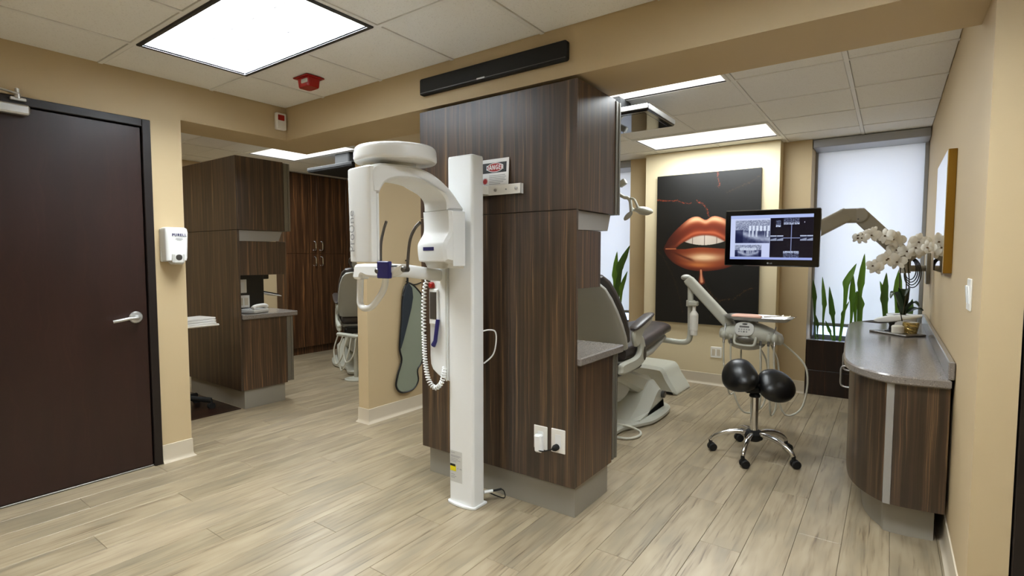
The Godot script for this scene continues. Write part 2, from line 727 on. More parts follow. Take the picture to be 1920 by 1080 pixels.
# ---------------------------------------------------------------- room shell
func make_shell() -> void:
	# floor: a slab with the planks lying on it
	var fl := struct("floor", mb().bb(Vector3(-7.0, -0.12, -6.3), Vector3(2.6, -0.006, 3.0)), M.joint, "pale greyed oak plank floor running through hall and treatment rooms")
	var pm := mb().box(Vector3(0, -0.004, 0), Vector3(0.1786, 0.008, 1.2185), 0.0012).mesh(0.0)
	var x := -6.62 + 0.09
	var row := 0
	var cells := {}
	while x < 2.4:
		var z := -5.9 + fmod(row * 0.437, 1.22) - 0.6
		while z < 2.8:
			var vis := z < 0.2 and z > -6.3 and x < 0.45 and not (x < -4.2 and z > -1.0)
			if vis:
				var o := part("plank", pm, M["plank%d" % rng.randi_range(0, 7)], fl)
				o.position = Vector3(x, 0, z)
			z += 1.22
		x += 0.18
		row += 1
	# the floor behind the viewer, joined
	var rest := mb()
	rest.bb(Vector3(-4.0, -0.007, 0.81), Vector3(2.4, -0.0005, 2.9))
	rest.bb(Vector3(0.45, -0.007, -2.4), Vector3(2.4, -0.0005, 0.81))
	part("floor_boards", rest, M.plank0, fl).set_meta("kind", "stuff")

	# ceiling: slab, metal grid and tiles
	var ce := struct("ceiling", mb().bb(Vector3(-7.0, CEIL + 0.11, -6.3), Vector3(2.6, CEIL + 0.2, 3.0)), M.bar, "suspended ceiling of square off-white tiles in a metal grid")
	var rooms := [Rect2(XW, ZS, 6.0, 5.0), Rect2(-3.31, ZB - 0.34, 3.31 + XR, ZS2 - ZB + 0.34), Rect2(-6.65, ZB, 3.22, ZS2 - ZB), Rect2(-6.65, ZS2, 2.55, 2.2)]
	for r in rooms:
		for k in range(-5, 12):
			for j in range(-9, 8):
				var c := Rect2(gx(k + 1) + 0.011, gz(j) + 0.011, 0.604 - 0.022, 0.61 - 0.022)
				if [k, j] in LIT or [k - 1, j] in LIT:
					continue
				var q := c.intersection(r)
				if q.size.x < 0.02 or q.size.y < 0.02:
					continue
				var o := part("ceiling_tile", mb().box(Vector3.ZERO, Vector3(q.size.x - 0.005, 0.016, q.size.y - 0.005), 0.003), M.tile, ce)
				o.position = Vector3(q.get_center().x, CEIL + 0.0115, q.get_center().y)
		for k in range(-5, 13):
			var gxk := gx(k)
			if gxk > r.position.x and gxk < r.end.x:
				for s in spans(gxk, r, true):
					part("grid_bar", mb().bb(Vector3(gxk - 0.0115, CEIL - 0.0005, s.x), Vector3(gxk + 0.0115, CEIL + 0.03, s.y), 0.001), M.bar, ce)
		for j in range(-9, 8):
			var gzj := gz(j)
			if gzj > r.position.y and gzj < r.end.y:
				for s in spans(gzj, r, false):
					part("grid_bar", mb().bb(Vector3(s.x, CEIL - 0.0003, gzj - 0.0115), Vector3(s.y, CEIL + 0.028, gzj + 0.0115), 0.001), M.bar, ce)

	# door wall with the header over the opening
	var h := CEIL + 0.12
	var w := mb()
	w.bb(Vector3(-4.10, 0, -1.55), Vector3(XW, h, -1.374))
	w.bb(Vector3(-4.10, 2.155, -1.374), Vector3(XW, h, -0.35))
	w.bb(Vector3(-4.10, 0, -0.35), Vector3(XW, h, 2.8))
	w.bb(Vector3(-4.10, 0, -1.374), Vector3(-3.86, 2.155, -0.35))
	struct("wall_left", w, M.wall, "beige wall with the dark door")
	struct("trim_1", mb().bb(Vector3(-4.10, BEAM, ZS2), Vector3(XW, h, -1.55)), M.wall, "beige header over the opening to the left room")
	struct("trim_2", mb().bb(Vector3(XW, BEAM, ZS2), Vector3(XR, h, ZS)), M.wall, "long beige beam above the cabinets and treatment rooms")
	struct("wall_divider", mb().bb(Vector3(-3.43, 0, -6.2), Vector3(-3.31, h, -2.67)), M.wall, "beige partition between the two treatment rooms")
	struct("wall_right", mb().bb(Vector3(XR, 0, -6.3), Vector3(0.352, h, ZS - 0.045)), M.wall, "beige right wall of the treatment room")
	var wr := mb()
	wr.bb(Vector3(0.352, 2.16, -2.6), Vector3(1.40, h, ZS - 0.045))
	wr.bb(Vector3(1.40, 0, -2.6), Vector3(2.5, h, ZS - 0.045))
	wr.bb(Vector3(0.352, 0, -2.7), Vector3(1.40, 2.16, -2.5))
	struct("wall_front", wr, M.wall, "beige wall at the far right with a dark door frame")
	struct("wall_side", mb().bb(Vector3(2.4, 0, -2.6), Vector3(2.6, h, 3.0)), M.wall)
	struct("wall_rear", mb().bb(Vector3(-4.1, 0, 2.8), Vector3(2.6, h, 3.0)), M.wall)
	# back wall of the right room with its two window bays
	var bk := mb()
	bk.bb(Vector3(-2.46, 0, -6.3), Vector3(-0.64, h, ZB))
	bk.bb(Vector3(-3.31, 0, -6.3), Vector3(-3.16, h, ZB))
	bk.bb(Vector3(-3.16, 0, -6.3), Vector3(-2.46, 0.50, -6.14))
	bk.bb(Vector3(-0.64, 0, -6.3), Vector3(XR, 0.50, -6.14))
	bk.bb(Vector3(-3.16, 2.40, -6.3), Vector3(-2.46, h, -6.14))
	bk.bb(Vector3(-0.64, 2.40, -6.3), Vector3(XR, h, -6.14))
	struct("wall_back", bk, M.wall, "beige back wall of the right room between two windows")
	struct("wall_feature", mb().bb(Vector3(-2.21, 0, ZB), Vector3(-0.885, CEIL - 0.0, -5.59)), M.wall_bright, "pale raised wall panel behind the lip picture")
	struct("wall_far", mb().bb(Vector3(-6.85, 0, -6.3), Vector3(-6.65, h, -0.3)), M.wall, "beige wall at the far side of the left room")
	struct("wall_back_left", mb().bb(Vector3(-6.65, 0, -6.3), Vector3(-3.43, h, ZB)), M.wall)
	struct("wall_near_left", mb().bb(Vector3(-6.65, 0, -0.5), Vector3(-4.10, h, -0.3)), M.wall)
	# vinyl base along the walls
	base_run("baseboard_left", [Vector2(XW, -1.376), Vector2(XW, -1.55), Vector2(-4.10, -1.55)], "grey vinyl base on the narrow wall beside the door")
	base_run("baseboard_divider", [Vector2(-3.43, -5.7), Vector2(-3.43, -2.67), Vector2(-3.31, -2.67), Vector2(-3.31, -5.7)], "pale vinyl base round the partition end")
	base_run("baseboard_back", [Vector2(-2.46, ZB), Vector2(-2.21, ZB), Vector2(-2.21, -5.59), Vector2(-0.885, -5.59), Vector2(-0.885, ZB), Vector2(-0.64, ZB)], "pale vinyl base under the lip picture")
	base_run("baseboard_right", [Vector2(XR, -5.7), Vector2(XR, ZS - 0.045), Vector2(0.352, ZS - 0.045)], "pale vinyl base along the right wall")


func spans(at: float, r: Rect2, along_z: bool) -> Array:
	# the stretches of a grid bar that no ceiling light interrupts
	var a := r.position.y if along_z else r.position.x
	var b := r.end.y if along_z else r.end.x
	var out := [Vector2(a, b)]
	for c in LIT:
		var lo := gz(c[1]) if along_z else gx(c[0] + 2)
		var hi := gz(c[1] - 1) if along_z else gx(c[0])
		var p := gx(c[0] + 2) if along_z else gz(c[1])
		var q := gx(c[0]) if along_z else gz(c[1] - 1)
		if at <= p + 0.05 or at >= q - 0.05:
			continue
		var nxt := []
		for s in out:
			if hi <= s.x or lo >= s.y:
				nxt.append(s)
				continue
			if lo - s.x > 0.03:
				nxt.append(Vector2(s.x, lo))
			if s.y - hi > 0.03:
				nxt.append(Vector2(hi, s.y))
		out = nxt
	return out


func base_run(called: String, pts: Array, label: String) -> void:
	# a cove base: flat strip with a small toe, on the right-hand side of the path
	var m := mb()
	var prof := [Vector2(0.0, 0.118), Vector2(0.005, 0.116), Vector2(0.006, 0.03), Vector2(0.009, 0.014), Vector2(0.019, 0.003), Vector2(0.020, 0.0)]
	var rows := []
	for p in prof:
		var ring := PackedVector3Array()
		for i in pts.size():
			var d1: Vector2 = (pts[i] - pts[maxi(i - 1, 0)]).normalized() if i > 0 else (pts[1] - pts[0]).normalized()
			var d2: Vector2 = (pts[mini(i + 1, pts.size() - 1)] - pts[i]).normalized() if i < pts.size() - 1 else d1
			var n1 := Vector2(-d1.y, d1.x)
			var n2 := Vector2(-d2.y, d2.x)
			var n := (n1 + n2)
			n = n / maxf(n.length_squared() * 0.5, 0.3)
			var q: Vector2 = pts[i] + n * p.x
			ring.append(Vector3(q.x, p.y, q.y))
		rows.append(ring)
	m.grid(rows, false)
	struct(called, m, M.base, label)


# ---------------------------------------------------------------- doors and windows
func make_doors() -> void:
	var o := Vector3(XW, 0, -0.86)
	var d := struct_root("door_1", o, "dark espresso wood door with silver lever and closer on the left wall")
	var f := mb(o)
	for s in [[-1.374, -1.328], [-0.396, -0.35]]:
		f.bb(Vector3(XW - 0.10, 0, s[0]), Vector3(XW + 0.012, 2.157, s[1]), 0.003)
	f.bb(Vector3(XW - 0.10, 2.112, -1.328), Vector3(XW + 0.012, 2.157, -0.396), 0.003)
	# stop behind the leaf
	f.bb(Vector3(XW - 0.075, 2.095, -1.328), Vector3(XW - 0.055, 2.112, -0.396))
	part("door_frame", f, M.frame, d)
	part("door_leaf", mb(o).bb(Vector3(XW - 0.052, 0.012, -1.324), Vector3(XW - 0.007, 2.106, -0.40), 0.003), M.door, d)
	part("threshold", mb(o).bb(Vector3(XW - 0.08, 0.0005, -1.328), Vector3(XW - 0.004, 0.010, -0.396), 0.002), M.strip, d)
	var hd := mb(o)
	var hc := Vector3(XW - 0.007, 0.951, -1.262)
	hd.at(Transform3D(Basis(Vector3(0, 0, 1), -PI / 2), hc - o)).lathe([Vector2(0, 0), Vector2(0.036, 0), Vector2(0.036, 0.005), Vector2(0.031, 0.011), Vector2(0.013, 0.013), Vector2(0.011, 0.045), Vector2(0, 0.047)], 28)
	var rose := part("door_handle", hd, M.satin, d)
	var lv := mb(o)
	lv.tube(spline([hc + Vector3(0.045, 0, 0), hc + Vector3(0.056, 0.0, 0.012), hc + Vector3(0.058, 0, 0.05), hc + Vector3(0.056, -0.008, 0.10), hc + Vector3(0.048, -0.013, 0.13)], 5), 0.0095, 10)
	part("lever", lv, M.satin, rose)
	var cl := mb(o)
	cl.bb(Vector3(XW + 0.0, 2.058, -0.808), Vector3(XW + 0.055, 2.108, -0.50), 0.008)
	var body := part("door_closer", cl, M.satin, d)
	var ar := mb(o)
	ar.bb(Vector3(XW + 0.012, 2.128, -0.80), Vector3(XW + 0.034, 2.146, -0.735), 0.004)
	ar.tube([Vector3(XW + 0.03, 2.165, -0.765), Vector3(XW + 0.14, 2.168, -0.52)], 0.011, 8, true, 0.5)
	ar.tube([Vector3(XW + 0.14, 2.16, -0.52), Vector3(XW + 0.03, 2.115, -0.64)], 0.011, 8, true, 0.5)
	part("closer_arm", ar, M.satin, body)
	var kn := mb(o)
	kn.pos(Vector3(0.026, 2.14, -0.765 + 0.86)).lathe([Vector2(0, 0), Vector2(0.014, 0), Vector2(0.013, 0.02), Vector2(0.009, 0.032), Vector2(0.009, 0.05), Vector2(0, 0.055)], 14)
	part("pivot_knob", kn, M.satin, body)

	o = Vector3(0.86, 0, ZS - 0.045)
	d = struct_root("door_2", o, "dark door frame at the far right edge")
	f = mb(o)
	f.bb(Vector3(0.357, 0, -2.50), Vector3(0.405, 2.157, -2.312), 0.003)
	f.bb(Vector3(1.345, 0, -2.50), Vector3(1.393, 2.157, -2.312), 0.003)
	f.bb(Vector3(0.405, 2.112, -2.50), Vector3(1.345, 2.157, -2.312), 0.003)
	part("door_frame", f, M.frame, d)
	part("door_leaf", mb(o).bb(Vector3(0.409, 0.012, -2.40), Vector3(1.341, 2.108, -2.355), 0.003), M.door, d)
	var h2 := mb(o)
	h2.at(Transform3D(Basis(Vector3.RIGHT, PI / 2), Vector3(0.47, 0.951, -2.355) - o)).lathe([Vector2(0, 0), Vector2(0.034, 0), Vector2(0.034, 0.006), Vector2(0.012, 0.012), Vector2(0.011, 0.05), Vector2(0, 0.052)], 20)
	h2.at(Transform3D(Basis(), -o)).tube([Vector3(0.47, 0.951, -2.31), Vector3(0.60, 0.945, -2.308)], 0.0095, 10)
	part("door_handle", h2, M.satin, d)


func make_windows() -> void:
	var bays := [[-0.64, XR, "tall window bay with white roller shade beside the right wall"], [-3.16, -2.46, "window bay behind the dental chair, mostly hidden"]]
	var names := ["long white roller shade lowered behind the snake plants by the right wall", "white roller shade in the window behind the dental chair back"]
	for i in 2:
		var xa: float = bays[i][0]
		var xb: float = bays[i][1]
		var o := Vector3((xa + xb) / 2, 0.5, -6.16)
		var w := struct_root("window_%d" % (i + 1), o, bays[i][2])
		var f := mb(o)
		var za := -6.19
		var zb := -6.14
		f.bb(Vector3(xa, 0.50, za), Vector3(xa + 0.04, 2.40, zb), 0.003)
		f.bb(Vector3(xb - 0.04, 0.50, za), Vector3(xb, 2.40, zb), 0.003)
		f.bb(Vector3(xa + 0.04, 0.50, za), Vector3(xb - 0.04, 0.54, zb), 0.003)
		f.bb(Vector3(xa + 0.04, 2.36, za), Vector3(xb - 0.04, 2.40, zb), 0.003)
		part("window_frame", f, M.alu, w)
		part("pane", mb(o).bb(Vector3(xa + 0.04, 0.54, -6.168), Vector3(xb - 0.04, 2.36, -6.164)), M.glass, w)
		# slim jamb trims at the room edge of the bay
		var so := Vector3((xa + xb) / 2, 2.38, -5.86)
		var t := thing("roller_shade", names[i], "blind", so, 0.0)
		var c := mb(so)
		c.bb(Vector3(xa + 0.004, 2.352, -6.12), Vector3(xb - 0.004, 2.428, -5.772), 0.006)
		part("cassette", c, M.alu, t)
		var fab := mb(so)
		fab.bb(Vector3(xa + 0.022, 0.665, -6.0862), Vector3(xb - 0.03, 2.36, -6.085))
		part("shade_fabric", fab, M.shade, t)
		part("hem_bar", mb(so).bb(Vector3(xa + 0.022, 0.635, -6.094), Vector3(xb - 0.03, 0.668, -6.077), 0.004), M.alu, t)
		for sd in [[xa + 0.001, xa + 0.022], [xb - 0.030, xb - 0.001]]:
			part("side_channel", mb(so).bb(Vector3(sd[0], 0.53, -6.125), Vector3(sd[1], 2.352, -6.06), 0.002), M.alu, t)
	# what lies outside
	struct("ground", mb().bb(Vector3(-30, -0.3, -50), Vector3(30, -0.13, -6.31)), M.asphalt, "pale paved ground outside the windows")
	tag(struct("lawn_strip", mb().bb(Vector3(-6, -0.13, -8.2), Vector3(4, 0.05, -6.6)), M.grass), "green lawn strip outside the window", "grass")
	get_node("lawn_strip").set_meta("kind", "stuff")
	var bo := Vector3(-1.0, -0.13, -16)
	var b := thing("building", "pale building with dark windows seen below the roller shade", "building", bo)
	part("facade", mb(bo).bb(Vector3(-9, -0.13, -18), Vector3(7, 1.6, -16)), M.plate, b)
	for k in 7:
		part("window", mb(bo).bb(Vector3(-7.6 + k * 2.0, 0.1, -16.0), Vector3(-6.9 + k * 2.0, 0.62, -15.97)), M.black, b)


# ---------------------------------------------------------------- small fittings on walls and ceiling
func make_fixtures() -> void:
	# red fire strobe
	var o := Vector3(-2.98, CEIL, -1.98)
	var t := thing("fire_strobe", "red fire alarm strobe with clear lens on the ceiling near the large light", "alarm", o)
	part("mounting_plate", mb().box(Vector3(0, -0.004, 0), Vector3(0.150, 0.008, 0.125), 0.003), M.red, t)
	var hs := mb()
	hs.loft([ring_se(Vector3(0, -0.062, 0), Vector3(0.052, 0, 0), Vector3(0, 0, 0.040), 6.0, 24), ring_se(Vector3(0, -0.056, 0), Vector3(0.055, 0, 0), Vector3(0, 0, 0.043), 6.0, 24), ring_se(Vector3(0, -0.008, 0), Vector3(0.059, 0, 0), Vector3(0, 0, 0.047), 6.0, 24)])
	part("housing", hs, M.red, t)
	part("strobe_lens", mb().box(Vector3(0.02, -0.030, 0.044), Vector3(0.062, 0.026, 0.010), 0.004), M.grey_white, t)
	# wall strobe in the corner
	o = Vector3(XW, 2.322, -2.226)
	t = thing("wall_strobe", "small white wall alarm with red top in the ceiling corner", "alarm", o)
	part("housing", mb().box(Vector3(0.018, 0, 0), Vector3(0.036, 0.122, 0.078), 0.006), M.plate, t)
	part("red_lens", mb().box(Vector3(0.037, 0.026, 0.004), Vector3(0.008, 0.04, 0.05), 0.003), M.red, t)
	# sanitizer dispenser beside the door
	o = Vector3(XW, 1.285, -1.468)
	t = thing("hand_sanitizer", "white hand sanitizer dispenser with blue logo on the narrow wall beside the door", "dispenser", o)
	var b := mb()
	b.at(Transform3D(Basis(Vector3.UP, PI / 2), Vector3.ZERO))
	b.loft([ring_se(Vector3(0, 0.012, 0.045), Vector3(0.060, 0, 0), Vector3(0, 0, -0.045), 5.0, 28), ring_se(Vector3(0, 0.03, 0.047), Vector3(0.063, 0, 0), Vector3(0, 0, -0.047), 5.0, 28), ring_se(Vector3(0, 0.19, 0.052), Vector3(0.067, 0, 0), Vector3(0, 0, -0.052), 5.0, 28), ring_se(Vector3(0, 0.212, 0.050), Vector3(0.064, 0, 0), Vector3(0, 0, -0.049), 5.0, 28), ring_se(Vector3(0, 0.220, 0.046), Vector3(0.055, 0, 0), Vector3(0, 0, -0.040), 5.0, 28)].map(func(r): r.reverse(); return r))
	part("cover", b, M.white_gloss, t)
	part("back_plate", mb().bb(Vector3(0, 0.004, -0.064), Vector3(0.028, 0.214, 0.066), 0.006), M.grey_white, t)
	part("push_bar", mb().bb(Vector3(0.03, -0.012, -0.036), Vector3(0.112, 0.062, 0.034), 0.012), M.grey_white, t)
	var bt := mb()
	bt.at(Transform3D(Basis(Vector3(0, 0, 1), -PI / 2), Vector3(0.1105, 0.032, 0.0))).lathe([Vector2(0, 0.0), Vector2(0.0185, 0.0), Vector2(0.0185, 0.003), Vector2(0.015, 0.004), Vector2(0, 0.0035)], 20)
	part("sensor_window", bt, M.gun, t)
	var lt := Transform3D(Basis(Vector3(0, 0, -1), Vector3(0, 1, 0), Vector3(1, 0, 0)), Vector3(0.1048, 0.172, -0.008))
	letters("PURELL", 0.017, M.blue, t, lt)
	for k in 3:
		part("print_line", mb().box(Vector3(0.1038, 0.152 - k * 0.006, -0.008), Vector3(0.0008, 0.0022, [0.036, 0.042, 0.024][k])), M.text_grey, t)
	# black soundbar on the beam
	o = Vector3(-1.7905, 2.3135, ZS)
	t = thing("soundbar", "long black soundbar mounted on the beam above the dark cabinet", "speaker", o)
	part("body", mb().pos(Vector3(0, 0, 0.016)).prism(rrect(0.99, 0.094, 0.012), 0.032, 0.004), mat(Color(0.02, 0.018, 0.017), 0.7), t)
	part("lower_trim", mb().bb(Vector3(-0.49, -0.037, 0.032), Vector3(0.49, -0.034, 0.0335)), M.gun, t)
	part("badge", mb().bb(Vector3(-0.06, -0.0385, 0.032), Vector3(-0.005, -0.030, 0.035), 0.001), M.steel, t)
	# outlets
	plate(Vector3(-1.438, 0.39, -2.26), 0.0, "white outlet plate with plug-in adapter low on the dark cabinet", "outlet", 1)
	plate(Vector3(-1.333, 0.392, -2.26), 0.0, "white outlet plate with one black plug, nearest the cabinet corner", "outlet", 2)
	plate(Vector3(-1.427, 0.343, -5.59), 0.0, "square beige outlet plate on the wall below the lip picture", "outlet", 3)
	plate(Vector3(XR, 1.18, -2.615), -PI / 2, "white double light switch on the right wall", "switch", 4)
	# adapter and its cord
	o = Vector3(-1.441, 0.355, -2.252)
	t = thing("power_adapter", "white plug-in power adapter on the left outlet of the cabinet", "adapter", o)
	part("body", mb().at(Transform3D(Basis(Vector3(0, 0, 1), 0.06), Vector3(0.006, 0.012, 0.018))).box(Vector3.ZERO, Vector3(0.046, 0.092, 0.032), 0.008), M.white_gloss, t)
	o = Vector3(-1.338, 0.362, -2.252)
	t = thing("adapter_cable", "short black cord running between the two outlet plates", "cord", o)
	var pl := mb()
	pl.at(Transform3D(Basis(Vector3.RIGHT, PI / 2), Vector3(0, 0, 0))).lathe([Vector2(0, 0), Vector2(0.016, 0), Vector2(0.016, 0.02), Vector2(0.010, 0.036), Vector2(0, 0.038)], 14)
	part("plug", pl, M.rubber, t)
	part("cord", mb(o).tube(spline([Vector3(-1.338, 0.362, -2.218), Vector3(-1.365, 0.352, -2.205), Vector3(-1.40, 0.337, -2.215), Vector3(-1.43, 0.335, -2.222), Vector3(-1.441, 0.345, -2.224), Vector3(-1.441, 0.358, -2.224)], 6), 0.0035, 7), M.rubber, t)
	# danger sign and bracket behind the x-ray column
	o = Vector3(-1.72, 1.70, -2.245)
	t = thing("danger_sign", "white paper sign with red DANGER oval behind the white column", "sign", o)
	var tilt := Transform3D(Basis(Vector3.RIGHT, -0.05), Vector3.ZERO)
	part("sheet", mb().at(tilt).bb(Vector3(-0.10, -0.03, -0.0015), Vector3(0.083, 0.142, 0.0), 0.0005), M.paper, t)
	part("black_band", mb().at(tilt).bb(Vector3(-0.095, 0.068, 0.0), Vector3(0.068, 0.122, 0.0008)), M.black, t)
	var ov := mb()
	ov.at(tilt * Transform3D(Basis(), Vector3(-0.008, 0.096, 0.0012)))
	ov.loft([ring_se(Vector3(0, 0, -0.0006), Vector3(0.056, 0, 0), Vector3(0, 0.0245, 0), 2.0, 32), ring_se(Vector3(0, 0, 0.0002), Vector3(0.056, 0, 0), Vector3(0, 0.0245, 0), 2.0, 32)])
	part("oval_rim", ov, M.paper, t)
	ov = mb()
	ov.at(tilt * Transform3D(Basis(), Vector3(-0.008, 0.096, 0.0016)))
	ov.loft([ring_se(Vector3(0, 0, -0.0006), Vector3(0.0525, 0, 0), Vector3(0, 0.0215, 0), 2.0, 32), ring_se(Vector3(0, 0, 0.0002), Vector3(0.0525, 0, 0), Vector3(0, 0.0215, 0), 2.0, 32)])
	part("red_oval", ov, M.red, t)
	letters("DANGER", 0.0225, M.paper, t, tilt * Transform3D(Basis.from_scale(Vector3(0.92, 1.08, 1)), Vector3(-0.008, 0.096, 0.0024)))
	var st := mb()
	st.at(tilt)
	for k in 16:
		var a := TAU * k / 16
		var a2 := a + TAU / 32
		var a0 := a - TAU / 32
		var c := Vector3(-0.072, 0.026, 0.0009)
		st.tri(c, c + Vector3(cos(a0), sin(a0), 0) * 0.012, c + Vector3(cos(a), sin(a), 0) * 0.021)
		st.tri(c, c + Vector3(cos(a), sin(a), 0) * 0.021, c + Vector3(cos(a2), sin(a2), 0) * 0.012)
	part("radiation_burst", st.mesh(0.0), M.red, t)
	for k in 6:
		part("print_line", mb().at(tilt).bb(Vector3(-0.045, 0.052 - k * 0.009, 0), Vector3([0.06, 0.066, 0.058, 0.066, 0.05, 0.03][k], 0.055 - k * 0.009, 0.0006)), M.text_grey, t)
	o = Vector3(-1.68, 1.674, -2.26)
	t = thing("wall_bracket", "white steel bracket with screws holding the x-ray column to the cabinet", "bracket", o)
	var br := mb(o)
	br.bb(Vector3(-1.83, 1.648, -2.241), Vector3(-1.552, 1.700, -2.236), 0.001)
	br.bb(Vector3(-1.83, 1.648, -2.26), Vector3(-1.827, 1.700, -2.236))
	br.bb(Vector3(-1.555, 1.648, -2.26), Vector3(-1.552, 1.700, -2.236))
	br.bb(Vector3(-1.80, 1.652, -2.236), Vector3(-1.76, 1.696, -2.155), 0.001)
	part("plate", br, M.plate, t)
	for x in [-1.715, -1.58, -1.645]:
		var s := mb()
		var r := 0.009 if x != -1.645 else 0.004
		s.at(Transform3D(Basis(Vector3.RIGHT, PI / 2), Vector3(x, 1.674, -2.236) - o)).lathe([Vector2(0, 0), Vector2(r, 0), Vector2(r * 0.9, 0.004), Vector2(r * 0.5, 0.006), Vector2(0, 0.0062)], 12)
		part("screw", s, M.steel, t)


func plate(at: Vector3, turn: float, label: String, cat: String, kind: int) -> void:
	var t := thing("wall_plate" if cat == "outlet" else "light_switch", label, cat, at, turn, "wall plates" if cat == "outlet" else "")
	var w := 0.082 if kind < 3 else 0.11
	var h := 0.122 if kind < 3 else 0.112
	if kind == 4:
		w = 0.115
		h = 0.12
	part("cover_plate", mb().box(Vector3(0, 0, 0.003), Vector3(w, h, 0.006), 0.0025), M.plate, t)
	var slots := mb()
	if kind == 2 or kind == 1:
		for s in [[-0.007, 0.020], [0.007, 0.020]]:
			slots.box(Vector3(s[0], s[1], 0.0064), Vector3(0.003, 0.009, 0.001))
		slots.box(Vector3(0, 0.008, 0.0064), Vector3(0.005, 0.005, 0.001))
		part("socket_face", mb().pos(Vector3(0, 0.0, 0.006)).prism(rrect(0.034, 0.068, 0.006), 0.002, 0.0008), M.white_gloss, t)
		part("slots", slots, M.gun, t)
	elif kind == 3:
		for sx in [-0.024, 0.024]:
			part("socket_face", mb().pos(Vector3(sx, 0, 0.006)).prism(rrect(0.034, 0.068, 0.006), 0.003, 0.001), M.base, t)
	else:
		for sx in [-0.026, 0.026]:
			part("rocker", mb().at(Transform3D(Basis(Vector3.RIGHT, 0.08), Vector3(sx, 0, 0.008))).box(Vector3.ZERO, Vector3(0.033, 0.067, 0.006), 0.001), M.white_gloss, t)


# ---------------------------------------------------------------- cabinets
func cabinet(at: Vector3, hang: float, label: String, top_label: String) -> void:
	# origin at the floor below the front right edge; front looks along +z
	var t := thing("cabinet_tower", label, "cabinet", at, 0.0, "dark wood cabinet towers between hall and treatment rooms")
	var W := 1.058
	part("upper_front_panel", mb().bb(Vector3(-W, 1.5525, -0.02), Vector3(0, 2.172, 0), 0.0012), M.wood, t)
	part("lower_front_panel", mb().bb(Vector3(-W, 0.165, -0.02), Vector3(0, 1.5495, 0), 0.0012), M.wood, t)
	part("side_panel", mb().bb(Vector3(-0.019, 1.5525, -0.43), Vector3(-0.0005, 2.172, -0.0205), 0.001), M.wood2, t)
	part("side_panel", mb().bb(Vector3(-0.019, 0.165, -0.43), Vector3(-0.0005, 0.779, -0.0205), 0.001), M.wood2, t)
	part("side_panel", mb().bb(Vector3(-W, 0.165, -0.43), Vector3(-W + 0.02, 2.172, -0.0205), 0.001), M.wood2, t)
	part("upper_carcass", mb().bb(Vector3(-W + 0.02, 1.5525, -0.43), Vector3(-0.019, 2.165, -0.0205)), M.wood2, t)
	part("lower_carcass", mb().bb(Vector3(-W + 0.02, 0.165, -0.43), Vector3(-0.019, 0.779, -0.0205)), M.wood2, t)
	part("kick_base", mb().bb(Vector3(-W + 0.028, 0, -0.41), Vector3(-0.016, 0.165, -0.034), 0.001), M.kick, t)
	# grey framed doors on the working side
	for y in [[1.553, 2.165], [0.178, 0.776]]:
		var d := mb()
		for k in 3:
			d.bb(Vector3(-W + 0.02, y[0], -0.4505 - k * 0.020), Vector3(0.004 - (0.0035 if k == 1 else 0.0), y[1], -0.4315 - k * 0.020), 0.001)
		part("door", d, M.strip, t)
	# light valance under the upper box
	var v := mb()
	v.at(Transform3D(Basis(Vector3.UP, -PI / 2), Vector3(-W * 0.5 - 0.004, 0, 0)))
	v.prism(pv([Vector2(-0.022, 1.55), Vector2(-0.42, 1.55), Vector2(-0.385, 1.462), Vector2(-0.022, 1.455)]), W - 0.03, 0.001)
	part("light_valance", v, M.valance, t)
	part("hanging_panel", mb().bb(Vector3(-0.040, 1.162, -hang), Vector3(-0.022, 1.456, -0.022), 0.001), M.wood2, t)
	var tp := thing("worktop", top_label, "worktop", at + Vector3(0, 0.78, 0))
	part("slab", mb().bb(Vector3(-W + 0.022, 0.0, -0.535), Vector3(0.020, 0.042, -0.022), 0.006), M.stone, tp)


func make_cabinets() -> void:
	cabinet(Vector3(-1.24, 0, -2.26), 0.31, "dark ebony veneer cabinet tower behind the white x-ray column", "grey speckled stone worktop on the tower beside the dental chair")
	cabinet(Vector3(-4.49, 0, -2.27), 0.45, "dark cabinet tower seen through the left opening, with phone niche", "grey stone worktop with phone in the left room")
	# tall closets on the far wall of the left room
	var i := 0
	for z in [-4.338, -5.282]:
		var o := Vector3(-6.64, 0, z)
		var t := thing("closet", ["tall dark wood closet with two pairs of bar handles, nearest the niche", "tall dark wood closet beside the first one, behind the x-ray unit"][i], "closet", o, 0.0, "tall closets in the left room")
		part("body", mb(o).bb(Vector3(-6.64, 0.10, z - 0.470), Vector3(-6.425, 2.425, z + 0.470)), M.closet, t)
		part("plinth", mb(o).bb(Vector3(-6.64, 0, z - 0.468), Vector3(-6.44, 0.10, z + 0.468)), M.closet, t)
		for s in [-1, 1]:
			for y in [[0.102, 1.362], [1.366, 2.424]]:
				var za: float = z + (0.0015 if s > 0 else -0.4695)
				var dr := part("door", mb(o).bb(Vector3(-6.423, y[0], za), Vector3(-6.402, y[1], za + 0.468), 0.0012), M.closet, t)
				var hy: float = 1.26 if y[0] < 1 else 1.47
				var hz: float = z + s * 0.052
				part("handle", mb(o).tube(spline([Vector3(-6.402, hy - 0.062, hz), Vector3(-6.372, hy - 0.05, hz), Vector3(-6.368, hy, hz), Vector3(-6.372, hy + 0.05, hz), Vector3(-6.402, hy + 0.062, hz)], 4), 0.009, 8), M.chrome, dr)
		i += 1


